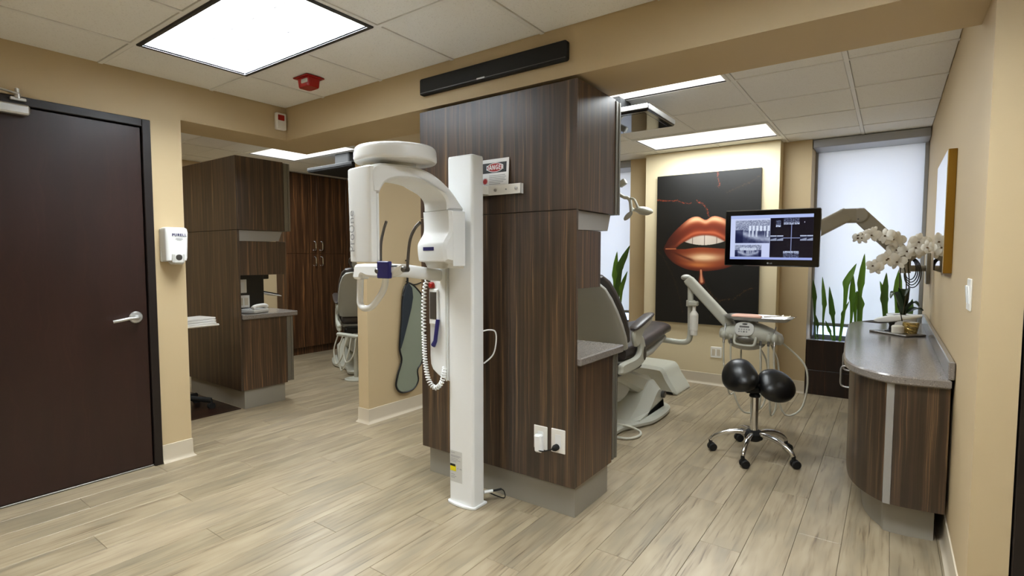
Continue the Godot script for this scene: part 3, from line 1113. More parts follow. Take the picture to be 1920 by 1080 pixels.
# ---------------------------------------------------------------- panoramic x-ray unit
func make_xray() -> void:
	var o := Vector3(-1.808, 0, -2.103)
	var t := thing("xray_machine", "tall white panoramic dental x-ray machine with column, C-arm and chin rest", "x-ray machine", o)
	# column
	var c := mb()
	c.at(Transform3D(Basis(Vector3(1, 0, 0), Vector3(0, 0, 1), Vector3(0, -1, 0)), Vector3(0, 0.922, 0)))
	c.prism(rrect(0.170, 0.096, 0.016, 5), 1.82, 0.002)
	part("column", c, M.white, t)
	var cap := mb()
	cap.at(Transform3D(Basis(Vector3(1, 0, 0), Vector3(0, 0, 1), Vector3(0, -1, 0)), Vector3(0, 1.8345, 0)))
	cap.prism(rrect(0.168, 0.094, 0.016, 5), 0.006, 0.002)
	part("column_cap", cap, M.white, t)
	var bp := mb()
	bp.at(Transform3D(Basis(Vector3(1, 0, 0), Vector3(0, 0, 1), Vector3(0, -1, 0)), Vector3(0, 0.007, 0)))
	bp.prism(pv([Vector2(-0.094, -0.055), Vector2(0.094, -0.055), Vector2(0.094, 0.040), Vector2(0.084, 0.052), Vector2(0.03, 0.066), Vector2(-0.03, 0.066), Vector2(-0.084, 0.056), Vector2(-0.094, 0.046)]), 0.013, 0.002)
	part("base_plate", bp, M.white, t)
	# rating label low on the column
	var lb := part("rating_label", mb(o).bb(Vector3(-1.884, 0.122, -2.0555), Vector3(-1.80, 0.290, -2.0545)), M.grey_white, t, "grey rating label with yellow patch")
	part("yellow_patch", mb(o).bb(Vector3(-1.882, 0.180, -2.0545), Vector3(-1.842, 0.212, -2.0538)), mat(Color(0.92, 0.86, 0.05), 0.5), lb)
	part("black_bar", mb(o).bb(Vector3(-1.882, 0.206, -2.0538), Vector3(-1.846, 0.218, -2.0532)), M.black, lb)
	for k in 9:
		var y: float = [0.278, 0.262, 0.256, 0.246, 0.238, 0.230, 0.160, 0.150, 0.142][k]
		part("print_line", mb(o).bb(Vector3(-1.878, y, -2.0545), Vector3([-1.85, -1.81, -1.82, -1.83, -1.812, -1.84, -1.85, -1.84, -1.85][k], y + 0.003, -2.0541)), M.text_grey, lb)
	for k in 3:
		var sx: float = [-1.832, -1.816, -1.808][k]
		part("print_mark", mb(o).bb(Vector3(sx, 0.194, -2.0545), Vector3(sx + 0.005, 0.201, -2.0541)), M.text_grey, lb)

	# sliding carriage on the left of the column
	var cr := mb(o)
	cr.xf = Transform3D(Basis(), Vector3(0, 0, -2.108) - o)
	cr.prism(pv([Vector2(-1.896, 0.655), Vector2(-1.896, 1.29), Vector2(-2.0, 1.29), Vector2(-2.022, 1.27), Vector2(-2.034, 1.2), Vector2(-2.038, 1.0), Vector2(-2.038, 0.78), Vector2(-2.034, 0.735), Vector2(-2.018, 0.705), Vector2(-1.975, 0.678), Vector2(-1.93, 0.662)]), 0.092, 0.008)
	part("carriage", cr, M.white, t)
	part("rail", mb(o).bb(Vector3(-1.905, 0.66, -2.052), Vector3(-1.896, 1.40, -2.046), 0.001), M.grey_white, t)
	var dp := part("control_panel", mb(o).bb(Vector3(-2.030, 0.955, -2.062), Vector3(-1.962, 1.150, -2.050), 0.006), M.white_gloss, t)
	part("display", mb(o).bb(Vector3(-2.020, 0.985, -2.0505), Vector3(-1.972, 1.132, -2.0485)), M.gun, dp)
	var bl := mb(o)
	bl.tube([Vector3(-1.962, 0.985, -2.050), Vector3(-1.968, 0.93, -2.046), Vector3(-1.978, 0.868, -2.046), Vector3(-1.996, 0.842, -2.048)], [0.012, 0.012, 0.012, 0.015], 8, true, 0.8, Vector3(0, 0, 1))
	part("blue_lever", bl, M.blue, t)
	var st := mb()
	st.at(Transform3D(Basis(Vector3.RIGHT, PI / 2), Vector3(-2.012, 1.168, -2.062) - o)).lathe([Vector2(0, 0), Vector2(0.017, 0), Vector2(0.018, 0.014), Vector2(0.012, 0.02), Vector2(0, 0.021)], 16)
	part("stop_button", st, M.red, t)
	# coiled cord
	var path := spline([Vector3(-2.005, 1.222, -2.05), Vector3(-2.038, 1.17, -2.035), Vector3(-2.047, 1.05, -2.03), Vector3(-2.048, 0.92, -2.03), Vector3(-2.040, 0.76, -2.03), Vector3(-2.015, 0.655, -2.03), Vector3(-1.966, 0.618, -2.03), Vector3(-1.920, 0.655, -2.032), Vector3(-1.906, 0.735, -2.04)], 80)
	var hx := []
	var total := 0.0
	for i in path.size() - 1:
		var tg: Vector3 = (path[i + 1] - path[i])
		total += tg.length()
		tg = tg.normalized()
		var n1 := tg.cross(Vector3(0, 0, 1)).normalized()
		var turn := total / (0.019 if total < 0.33 else 0.0145) * TAU
		hx.append(path[i] + n1 * cos(turn) * 0.011 + Vector3(0, 0, 1) * sin(turn) * 0.011)
	part("coiled_cord", mb(o).tube(hx, 0.0036, 5), M.white, t)

	# chin rest
	var ar := mb(o)
	ar.tube(spline([Vector3(-1.955, 1.222, -2.07), Vector3(-1.945, 1.228, -2.0), Vector3(-1.935, 1.240, -1.90), Vector3(-1.945, 1.252, -1.80), Vector3(-1.99, 1.256, -1.735)], 6), 0.016, 12, true, 2.0, Vector3.UP)
	part("chin_arm", ar, M.white, t)
	var bk := mb(o)
	bk.xf = Transform3D(Basis(), Vector3(-2.035, 1.250, -1.72) - o)
	bk.prism(pv(spline([Vector2(-0.165, 0.0), Vector2(-0.155, 0.028), Vector2(-0.10, 0.036), Vector2(0.05, 0.036), Vector2(0.16, 0.036), Vector2(0.175, 0.028), Vector2(0.15, 0.0), Vector2(0.08, -0.028), Vector2(-0.05, -0.030), Vector2(-0.10, -0.018), Vector2(-0.115, -0.04), Vector2(-0.17, -0.038)], 4, true)), 0.070, 0.012)
	part("chin_block", bk, M.white_gloss, t)
	part("bite_block", mb(o).bb(Vector3(-1.996, 1.218, -1.692), Vector3(-1.912, 1.300, -1.668), 0.004), M.blue, t)
	var hd := mb(o)
	hd.tube(spline([Vector3(-2.175, 1.225, -1.715), Vector3(-2.205, 1.13, -1.735), Vector3(-2.212, 1.080, -1.74), Vector3(-2.185, 1.058, -1.742), Vector3(-2.135, 1.066, -1.745), Vector3(-2.09, 1.105, -1.75), Vector3(-2.045, 1.165, -1.755), Vector3(-2.02, 1.230, -1.745)], 6), 0.0165, 12)
	part("patient_handle", hd, M.white_gloss, t)
	for b in [[Vector3(-1.985, 1.250, -1.685), Vector3(-1.988, 1.376, -1.69), Vector3(-1.980, 1.445, -1.70), Vector3(-1.958, 1.490, -1.70)], [Vector3(-1.803, 1.260, -1.685), Vector3(-1.791, 1.386, -1.69), Vector3(-1.768, 1.448, -1.70), Vector3(-1.731, 1.476, -1.70)]]:
		var tb := part("temple_support", mb(o).tube(spline(b, 5), 0.0058, 8, true, 1.3), M.gun, t)
		var kb := mb()
		kb.at(Transform3D(Basis(Vector3.RIGHT, PI / 2), Vector3(b[0].x - 0.012, b[0].y + 0.004, -1.70) - o)).lathe([Vector2(0, 0), Vector2(0.014, 0), Vector2(0.014, 0.03), Vector2(0.009, 0.036), Vector2(0, 0.037)], 12)
		part("knob", kb, M.gun, tb)

	# overhead housing and C-arm, turned a little about the column
	var turn := deg_to_rad(81.4)
	var ct := Vector3(-1.895, 0, -1.753) - o
	var T := Transform3D(Basis(Vector3.UP, turn), ct)
	var ds := mb()
	ds.at(T * Transform3D(Basis(Vector3(0, 0, 1), 0.02), Vector3(-0.005, 0, 0.0)))
	ds.lathe([Vector2(0, 1.752), Vector2(0.10, 1.752), Vector2(0.165, 1.755), Vector2(0.184, 1.757), Vector2(0.190, 1.764), Vector2(0.1905, 1.775), Vector2(0.189, 1.806), Vector2(0.186, 1.818), Vector2(0.178, 1.826), Vector2(0.16, 1.830), Vector2(0.08, 1.834), Vector2(0, 1.835)], 64)
	part("overhead_housing", ds, M.white_gloss, t)
	var nk := mb()
	nk.at(T * Transform3D(Basis(), Vector3(-0.03, 0, 0))).lathe([Vector2(0.0, 1.70), Vector2(0.085, 1.71), Vector2(0.085, 1.758), Vector2(0, 1.758)], 32)
	part("rotation_neck", nk, M.grey_white, t)
	part("rear_mount", mb(o).bb(Vector3(-1.885, 1.38, -2.07), Vector3(-1.825, 1.50, -2.0), 0.01), M.white, t)
	var beam := mb()
	beam.at(T)
	beam.prism(pv(spline([Vector2(-0.225, 1.60), Vector2(-0.222, 1.715), Vector2(-0.10, 1.735), Vector2(0.02, 1.733), Vector2(0.12, 1.705), Vector2(0.22, 1.640), Vector2(0.285, 1.565), Vector2(0.288, 1.552)], 5) + spline([Vector2(0.188, 1.552), Vector2(0.182, 1.60), Vector2(0.14, 1.638), Vector2(0.07, 1.667), Vector2(-0.02, 1.678), Vector2(-0.10, 1.672), Vector2(-0.16, 1.648), Vector2(-0.19, 1.60)], 5)), 0.20, 0.010)
	part("c_arm", beam, M.white, t)
	# sensor head: outer shell with the name on it, slimmer inner body
	var sh := mb()
	sh.at(T)
	var rows := []
	for k in 9:
		var y: float = [1.296, 1.300, 1.36, 1.45, 1.54, 1.62, 1.69, 1.712, 1.718][k]
		var half: float = [0.088, 0.094, 0.0945, 0.095, 0.096, 0.0965, 0.097, 0.096, 0.090][k]
		var th: float = [0.016, 0.02, 0.02, 0.0205, 0.021, 0.0215, 0.022, 0.021, 0.015][k]
		rows.append(ring_se(Vector3(-0.216 - 0.006 * k / 8.0, y, 0), Vector3(th, 0, 0), Vector3(0, 0, -half), 5.0, 32))
	sh.loft(rows)
	var head := part("sensor_head", sh, M.white_gloss, t)
	part("sensor_window", mb().at(T).bb(Vector3(-0.200, 1.302, -0.088), Vector3(-0.186, 1.618, 0.088), 0.004), M.white, t)
	letters("ProOne", 0.040, M.text_grey, head, T * Transform3D(Basis(Vector3(0, 1, 0), Vector3(0, 0, -1), Vector3(-1, 0, 0)), Vector3(-0.2425, 1.435, -0.055)), "lettering", false)
	# tube head
	var tu := mb()
	tu.at(T)
	tu.prism(pv([Vector2(0.286, 1.5495)] + spline([Vector2(0.188, 1.5495), Vector2(0.192, 1.48), Vector2(0.188, 1.44), Vector2(0.165, 1.405), Vector2(0.152, 1.38), Vector2(0.152, 1.34), Vector2(0.158, 1.302)], 5) + spline([Vector2(0.165, 1.296), Vector2(0.20, 1.290), Vector2(0.286, 1.262)], 3)), 0.232, 0.014)
	part("tube_head", tu, M.white_gloss, t)
	part("tube_cover", mb().at(T).bb(Vector3(0.205, 1.275, 0.1155), Vector3(0.283, 1.545, 0.1175), 0.001), M.white, t)
	var cone := mb()
	cone.at(T).loft([ring_se(Vector3(0.205, 1.262, -0.01), Vector3(0.03, 0, 0), Vector3(0, 0, -0.06), 3.0, 20), ring_se(Vector3(0.205, 1.30, -0.01), Vector3(0.042, 0, 0), Vector3(0, 0, -0.082), 3.0, 20)])
	part("collimator", cone, M.grey_white, t)
	part("blue_badge", mb().at(T).bb(Vector3(0.1492, 1.352, -0.055), Vector3(0.153, 1.370, 0.033), 0.001), M.blue, t)

	# loose white cable to the right of the column, and the plug at its foot
	var cb := thing("white_cable", "thin white cable looping out behind the x-ray column", "cable", Vector3(-1.72, 1.0, -2.18))
	part("cable", mb(cb.position).tube(spline([Vector3(-1.735, 0.93, -2.15), Vector3(-1.715, 0.935, -2.18), Vector3(-1.69, 0.925, -2.20), Vector3(-1.688, 0.87, -2.205), Vector3(-1.705, 0.80, -2.2), Vector3(-1.74, 0.755, -2.165)], 6), 0.004, 7), M.white, cb)
	var pg := thing("floor_plug", "small cable plug lying at the foot of the x-ray column", "plug", Vector3(-1.70, 0.07, -2.2))
	part("white_sleeve", mb(pg.position).tube([Vector3(-1.728, 0.062, -2.15), Vector3(-1.700, 0.062, -2.19)], 0.009, 10), M.white, pg)
	part("black_sleeve", mb(pg.position).tube([Vector3(-1.700, 0.062, -2.19), Vector3(-1.668, 0.068, -2.225)], 0.006, 8), M.rubber, pg)
	part("wire", mb(pg.position).tube(spline([Vector3(-1.668, 0.068, -2.225), Vector3(-1.66, 0.05, -2.24), Vector3(-1.67, 0.008, -2.25), Vector3(-1.78, 0.005, -2.26)], 5), 0.003, 6), M.rubber, pg)

	# lead apron on the partition
	o = Vector3(-3.31, 0.65, -3.08)
	var ap := thing("lead_apron", "grey-green lead apron with navy flap and black piping hanging on the partition", "apron", o)
	var body := spline([Vector2(-0.0, 0.45), Vector2(0.055, 0.36), Vector2(0.075, 0.15), Vector2(0.10, -0.08), Vector2(0.080, -0.19), Vector2(0.125, -0.31), Vector2(0.142, -0.40), Vector2(0.085, -0.462), Vector2(-0.04, -0.462), Vector2(-0.105, -0.40), Vector2(-0.10, -0.30), Vector2(-0.16, -0.22), Vector2(-0.20, 0.05), Vector2(-0.19, 0.28), Vector2(-0.10, 0.40)], 6, true)
	var B := Transform3D(Basis(Vector3(0, 0, 1), Vector3(0, 1, 0), Vector3(-1, 0, 0)), Vector3(0.016, 0, 0))
	part("apron_sheet", mb().at(B).prism(pv(body), 0.014, 0.005), M.sage, ap)
	var trim := []
	for p in body:
		trim.append(B * Vector3(p.x, p.y, -0.004))
	trim.append(trim[0])
	part("piping", mb().tube(trim, 0.0085, 7), M.black, ap)
	var flap := [Vector2(0.0, 0.452), Vector2(0.03, 0.42), Vector2(0.057, 0.36), Vector2(0.074, 0.25), Vector2(0.078, 0.15), Vector2(0.092, 0.03), Vector2(0.102, -0.08), Vector2(0.092, -0.09), Vector2(0.062, -0.02), Vector2(0.015, 0.11), Vector2(-0.03, 0.24), Vector2(-0.05, 0.33), Vector2(-0.04, 0.41)]
	part("navy_flap", mb().at(Transform3D(B.basis, Vector3(0.028, 0, 0))).prism(pv(flap), 0.012, 0.004), M.navy, ap)
	part("strap", mb(o).tube(spline([Vector3(-3.288, 1.115, -3.06), Vector3(-3.29, 1.10, -3.10), Vector3(-3.29, 1.085, -3.16), Vector3(-3.292, 1.10, -3.24)], 5), 0.006, 6), M.black, ap)
	part("hanging_loop", mb(o).tube([Vector3(-3.288, 1.10, -3.075), Vector3(-3.288, 1.26, -3.075)], 0.012, 8, true, 0.4), M.black, ap)
	var hk := thing("coat_hook", "small black hook on the partition holding the apron", "hook", Vector3(-3.31, 1.26, -3.075))
	part("hook", mb().tube(spline([Vector3(0, 0.03, 0), Vector3(0.02, 0.03, 0), Vector3(0.035, 0.0, 0), Vector3(0.03, -0.02, 0), Vector3(0.045, -0.01, 0)], 4), 0.006, 8), M.black, hk)


# ---------------------------------------------------------------- right-hand counter
func slab(o: Vector3, plan: Array, y0: float, y1: float, b := 0.0) -> MB:
	# a flat body with the outline plan (x, z), from y0 to y1
	var m := mb()
	m.xf = Transform3D(Basis(Vector3(1, 0, 0), Vector3(0, 0, 1), Vector3(0, -1, 0)), Vector3(0, (y0 + y1) * 0.5, 0) - o)
	return m.prism(pv(plan), y1 - y0, b)


func counter_edge(d: float) -> Array:
	# the bowed front, from the near wall end round to the far wall end; d moves it outwards
	var p := spline([Vector2(0.10, -2.985 + d), Vector2(0.02, -2.99 + d), Vector2(-0.052 - d * 0.7, -3.055 + d * 0.7), Vector2(-0.117 - d * 0.95, -3.17 + d * 0.3), Vector2(-0.153 - d, -3.33), Vector2(-0.175 - d, -3.65), Vector2(-0.20 - d, -4.2), Vector2(-0.222 - d, -4.8), Vector2(-0.225 - d, -5.12), Vector2(-0.18 - d * 0.8, -5.28 - d * 0.6), Vector2(-0.06, -5.38 - d), Vector2(0.10, -5.39 - d)], 5)
	return [Vector2(0.236, -3.003 + d)] + p + [Vector2(0.236, -5.39 - d)]


func make_right_counter() -> void:
	var o := Vector3(0.03, 0, -4.15)
	var t := thing("counter_cabinet", "low bowed dark wood cabinet with grey kick along the right wall", "cabinet", o)
	var edge := counter_edge(0.0)
	part("carcass", slab(o, counter_edge(-0.018), 0.165, 0.739), M.wood2, t)
	# front panels follow the edge, split by the metal strip
	var cuts := [[0, 5, "front_panel"], [7, 26, "front_panel"], [26, 41, "front_panel"], [41, edge.size() - 1, "front_panel"]]
	for c in cuts:
		var rows := []
		var inn := counter_edge(-0.017)
		for y in [0.165, 0.738]:
			pass
		var m := mb(o)
		var a := PackedVector3Array()
		var b := PackedVector3Array()
		var a2 := PackedVector3Array()
		var b2 := PackedVector3Array()
		for i in range(c[0], c[1] + 1):
			a.append(Vector3(edge[i].x, 0.165, edge[i].y))
			b.append(Vector3(edge[i].x, 0.738, edge[i].y))
			a2.append(Vector3(inn[i].x, 0.165, inn[i].y))
			b2.append(Vector3(inn[i].x, 0.738, inn[i].y))
		m.grid([a, b, b2, a2, a], false)
		var k := a.size() - 1
		m.quad(a[0], b[0], b2[0], a2[0])
		m.quad(a[k], a2[k], b2[k], b[k])
		part(c[2], m, M.wood, t)
	var s := mb(o)
	var pa := Vector3(edge[5].x, 0, edge[5].y)
	var pb := Vector3(edge[7].x, 0, edge[7].y)
	s.bb(Vector3(pb.x + 0.001, 0.165, pb.z - 0.012), Vector3(pa.x - 0.001, 0.738, pa.z + 0.003), 0.002)
	part("metal_strip", s, M.valance, t)
	var kick := counter_edge(-0.075)
	kick[0] = Vector2(0.205, kick[0].y)
	kick[kick.size() - 1] = Vector2(0.205, kick[kick.size() - 1].y)
	part("kick_base", slab(o, kick, 0.0, 0.165), M.kick, t)
	var ho := mb(o)
	for z in [-4.0, -4.6]:
		var hx := -0.232 if z < -4.3 else -0.208
		part("handle", mb(o).tube(spline([Vector3(hx + 0.02, 0.62, z), Vector3(hx - 0.025, 0.61, z), Vector3(hx - 0.03, 0.55, z), Vector3(hx - 0.025, 0.49, z), Vector3(hx + 0.02, 0.48, z)], 4), 0.006, 8), M.satin, t)
	var w := thing("worktop", "shiny grey quartz worktop with upstand on the right counter", "worktop", Vector3(0.03, 0.74, -4.15))
	part("slab", slab(w.position, counter_edge(0.032), 0.74, 0.782, 0.007), M.stone, w)
	part("upstand", mb(w.position).bb(Vector3(0.222, 0.7815, -5.42), Vector3(0.2455, 0.862, -2.972), 0.004), M.stone, w)

	# tray with jars and the hand scanner
	o = Vector3(0.052, 0.7825, -4.555)
	var tr := thing("stone_tray", "small dark marble tray on the right counter", "tray", o, deg_to_rad(-43))
	part("slab", mb().bb(Vector3(-0.145, 0, -0.085), Vector3(0.145, 0.014, 0.085), 0.004), mat(Color(0.36, 0.33, 0.29), 0.3), tr)
	o = Vector3(0.055, 0.797, -4.50)
	var j := thing("lidded_jar", "small round white jar on the marble tray", "jar", o)
	part("body", mb().lathe([Vector2(0, 0), Vector2(0.033, 0), Vector2(0.036, 0.006), Vector2(0.036, 0.036), Vector2(0, 0.036)], 28), M.petal, j)
	part("lid", mb().lathe([Vector2(0, 0.0365), Vector2(0.0365, 0.0365), Vector2(0.0365, 0.046), Vector2(0.030, 0.053), Vector2(0, 0.055)], 28), M.petal, j)
	o = Vector3(0.128, 0.797, -4.545)
	var g := thing("crystal_glass", "gold faceted glass tumbler on the marble tray beside the jar", "glass", o)
	var rows := []
	var r2 := RandomNumberGenerator.new()
	r2.seed = 3
	for k in 7:
		var ring := PackedVector3Array()
		for i in 18:
			var a := TAU * (i + 0.5 * (k % 2)) / 18
			var rr := 0.036 + 0.012 * k / 6.0 + r2.randf_range(-0.0035, 0.0035)
			ring.append(Vector3(cos(a) * rr, k * 0.0125, sin(a) * rr))
		rows.append(ring)
	var gm := mb()
	gm.grid(rows, true)
	gm.fan(rows[0], true)
	gm.fan(rows[6], false)
	part("tumbler", gm.mesh(0.0), mat(Color(0.80, 0.70, 0.44), 0.22, 0.75), g)
	o = Vector3(0.0, 0.797, -4.60)
	var sc := thing("hand_scanner", "white handheld dental scanner with dark tip resting on a black stand", "scanner", o)
	var q := mb(o)
	q.loft([ring_se(Vector3(-0.085, 0.868, -4.60), Vector3(0, 0.006, 0), Vector3(0, 0, -0.012), 3.0, 16), ring_se(Vector3(-0.06, 0.872, -4.60), Vector3(0, 0.018, 0), Vector3(0, 0, -0.020), 3.0, 16), ring_se(Vector3(0.0, 0.882, -4.60), Vector3(0, 0.025, 0), Vector3(0, 0, -0.024), 3.0, 16), ring_se(Vector3(0.06, 0.892, -4.60), Vector3(0, 0.024, 0), Vector3(0, 0, -0.024), 3.0, 16), ring_se(Vector3(0.095, 0.898, -4.60), Vector3(0, 0.016, 0), Vector3(0, 0, -0.018), 2.5, 16), ring_se(Vector3(0.19, 0.916, -4.60), Vector3(0, 0.010, 0), Vector3(0, 0, -0.012), 2.0, 16)])
	part("body", q, M.white_gloss, sc)
	var tip := mb(o)
	tip.loft([ring_se(Vector3(-0.155, 0.853, -4.60), Vector3(0, 0.003, 0), Vector3(0, 0, -0.008), 2.0, 14), ring_se(Vector3(-0.10, 0.857, -4.60), Vector3(0, 0.010, 0), Vector3(0, 0, -0.014), 2.0, 14), ring_se(Vector3(-0.05, 0.857, -4.60), Vector3(0, 0.012, 0), Vector3(0, 0, -0.016), 2.0, 14), ring_se(Vector3(0.05, 0.868, -4.60), Vector3(0, 0.006, 0), Vector3(0, 0, -0.016), 2.0, 14)])
	part("tip", tip, M.gun, sc)
	part("ring_band", mb(o).tube([Vector3(0.072, 0.894, -4.60), Vector3(0.078, 0.895, -4.60)], 0.0245, 16), M.rubber, sc)
	var stn := mb()
	stn.pos(Vector3(0.02, 0, 0)).lathe([Vector2(0, 0), Vector2(0.040, 0), Vector2(0.040, 0.005), Vector2(0.018, 0.012), Vector2(0.014, 0.04), Vector2(0.022, 0.066), Vector2(0, 0.068)], 24)
	part("stand", stn, M.black, sc)

	# orchid
	o = Vector3(0.085, 0.7825, -4.88)
	var oc := thing("orchid", "white orchid in a white bowl on the right counter", "potted plant", o)
	part("bowl", mb().lathe([Vector2(0, 0), Vector2(0.06, 0), Vector2(0.065, 0.01), Vector2(0.088, 0.05), Vector2(0.092, 0.095), Vector2(0.100, 0.104), Vector2(0.098, 0.112), Vector2(0.086, 0.104), Vector2(0.0, 0.098)], 36), M.white_gloss, oc)
	part("soil", mb().lathe([Vector2(0.087, 0.1), Vector2(0.05, 0.108), Vector2(0, 0.112)], 20), M.soil, oc)
	for k in 5:
		var a: float = [0.35, 1.5, 2.6, -0.5, -1.6][k]
		var L: float = [0.10, 0.07, 0.09, 0.14, 0.11][k]
		var d := Vector3(cos(a), 0, sin(a))
		var up: float = [0.10, 0.20, 0.17, 0.05, 0.09][k]
		part("leaf", blade([Vector3(0, 0.105, 0), d * L * 0.35 + Vector3(0, 0.105 + up * 0.6, 0), d * L * 0.7 + Vector3(0, 0.105 + up, 0), d * L + Vector3(0, 0.105 + up * 0.75, 0)], [0.012, 0.033, 0.036, 0.004], d.cross(Vector3.UP), 0.35), M.leaf_dark, oc)
	var stems := [
		[Vector3(-0.01, 0.10, 0), Vector3(-0.025, 0.35, 0.02), Vector3(-0.03, 0.58, 0.03), Vector3(-0.09, 0.69, 0.06), Vector3(-0.19, 0.73, 0.09), Vector3(-0.30, 0.70, 0.12)],
		[Vector3(0.015, 0.10, 0.01), Vector3(0.03, 0.34, 0.03), Vector3(0.02, 0.52, 0.05), Vector3(0.06, 0.64, 0.09), Vector3(0.09, 0.64, 0.16), Vector3(0.10, 0.60, 0.26)],
		[Vector3(0.0, 0.10, 0.02), Vector3(0.015, 0.30, 0.05), Vector3(-0.01, 0.48, 0.08), Vector3(-0.08, 0.53, 0.10), Vector3(-0.16, 0.50, 0.12), Vector3(-0.20, 0.46, 0.13)]]
	var fl := [[0.48, 0.56, 0.63, 0.70, 0.77, 0.84, 0.91, 0.97], [0.46, 0.53, 0.60, 0.67, 0.74, 0.81, 0.88, 0.97], [0.55, 0.64, 0.73, 0.81, 0.89, 0.97]]
	var r3 := RandomNumberGenerator.new()
	r3.seed = 11
	for si in 3:
		var sp := spline(stems[si], 10)
		part("stem", mb().tube(sp, 0.0042, 7), M.stem, oc)
		for f in fl[si]:
			var p: Vector3 = sp[int(f * (sp.size() - 1))]
			var face := Vector3(r3.randf_range(-0.7, 0.4), r3.randf_range(-0.25, 0.35), 1.0).normalized()
			var small := 1.0 - 0.28 * clampf((f - 0.75) * 4.0, 0.0, 1.0)
			var fp := p + face * 0.02 + Vector3(r3.randf_range(-0.03, 0.03), r3.randf_range(-0.04, 0.02), r3.randf_range(-0.03, 0.03))
			part("flower", flower(fp, face, 0.062 * small, r3.randf_range(-0.4, 0.4)), M.petal, oc)
			part("flower_lip", mb().ball(fp + face * 0.012 + Vector3(0, -0.006, 0), Vector3(0.007, 0.006, 0.008), 8, 5), mat(Color(0.35, 0.25, 0.12), 0.6), oc)

	# framed mirror
	o = Vector3(XR, 1.545, -3.73)
	var mi := thing("wall_mirror", "wall mirror with thick gold edge on the right wall above the counter", "mirror", o)
	part("gold_edge", mb(o).bb(Vector3(0.213, 1.240, -4.10), Vector3(XR, 1.855, -3.395), 0.002), M.gold, mi)
	part("glass", mb(o).bb(Vector3(0.2105, 1.243, -4.096), Vector3(0.2128, 1.852, -3.398)), M.mirror, mi)


func blade(pts: Array, half: Array, side: Vector3, cup := 0.2, thick := 0.0025) -> MB:
	# a strap leaf: midrib pts, half widths, with a shallow fold
	var p := spline(pts, 5)
	var m := mb()
	var top := []
	var bot := []
	for i in p.size():
		var f := float(i) / (p.size() - 1) * (half.size() - 1)
		var k := mini(int(f), half.size() - 2)
		var w: float = lerpf(half[k], half[k + 1], f - k)
		var t: Vector3 = (p[mini(i + 1, p.size() - 1)] - p[maxi(i - 1, 0)]).normalized()
		var s := (side - t * side.dot(t)).normalized()
		var n := s.cross(t)
		top.append(PackedVector3Array([p[i] - s * w + n * w * cup, p[i] - s * w * 0.5 + n * w * cup * 0.3, p[i], p[i] + s * w * 0.5 + n * w * cup * 0.3, p[i] + s * w + n * w * cup]))
		bot.append(PackedVector3Array([p[i] + s * w + n * w * cup, p[i] + s * w * 0.5 + n * (w * cup * 0.3 - thick), p[i] - n * thick, p[i] - s * w * 0.5 + n * (w * cup * 0.3 - thick), p[i] - s * w + n * w * cup]))
	m.grid(top, false)
	if thick > 0.0:
		m.grid(bot, false)
	return m


func flower(at: Vector3, face: Vector3, r: float, roll: float) -> MB:
	var m := mb()
	var b := Basis.looking_at(-face, Vector3.UP) * Basis(Vector3(0, 0, 1), roll)
	m.xf = Transform3D(b, at)
	# two broad petals, three sepals
	for s in [[0.12, 1.0, 0.50], [PI - 0.12, 1.0, 0.50], [PI / 2, 1.0, 0.27], [-PI * 0.30, 0.98, 0.26], [-PI * 0.70, 0.98, 0.26]]:
		var d := Vector3(cos(s[0]), sin(s[0]), 0)
		var e := Vector3(-d.y, d.x, 0)
		var rows := []
		for i in 6:
			var f := i / 5.0
			var w: float = r * s[2] * sqrt(maxf(0.0, 1.0 - pow(2.0 * f - 1.05, 2.0))) + 0.001
			var c: Vector3 = d * r * s[1] * f + Vector3(0, 0, 0.010 * sin(f * PI) - 0.006 * f)
			rows.append(PackedVector3Array([c - e * w - Vector3(0, 0, w * 0.22), c - e * w * 0.5, c, c + e * w * 0.5, c + e * w - Vector3(0, 0, w * 0.22)]))
		m.grid(rows, false)
	return m


# ---------------------------------------------------------------- the lip picture
func seg_dist(p: Vector2, line: Array) -> float:
	var d := 9.0
	for i in line.size() - 1:
		d = minf(d, p.distance_to(Geometry2D.get_closest_point_to_segment(p, line[i], line[i + 1])))
	return d


func curve_y(line: Array, x: float) -> float:
	for i in line.size() - 1:
		if x <= line[i + 1].x:
			var f: float = (x - line[i].x) / maxf(line[i + 1].x - line[i].x, 0.0001)
			f = f * f * (3.0 - 2.0 * f) * 0.4 + f * 0.6
			return lerpf(line[i].y, line[i + 1].y, f)
	return line[line.size() - 1].y


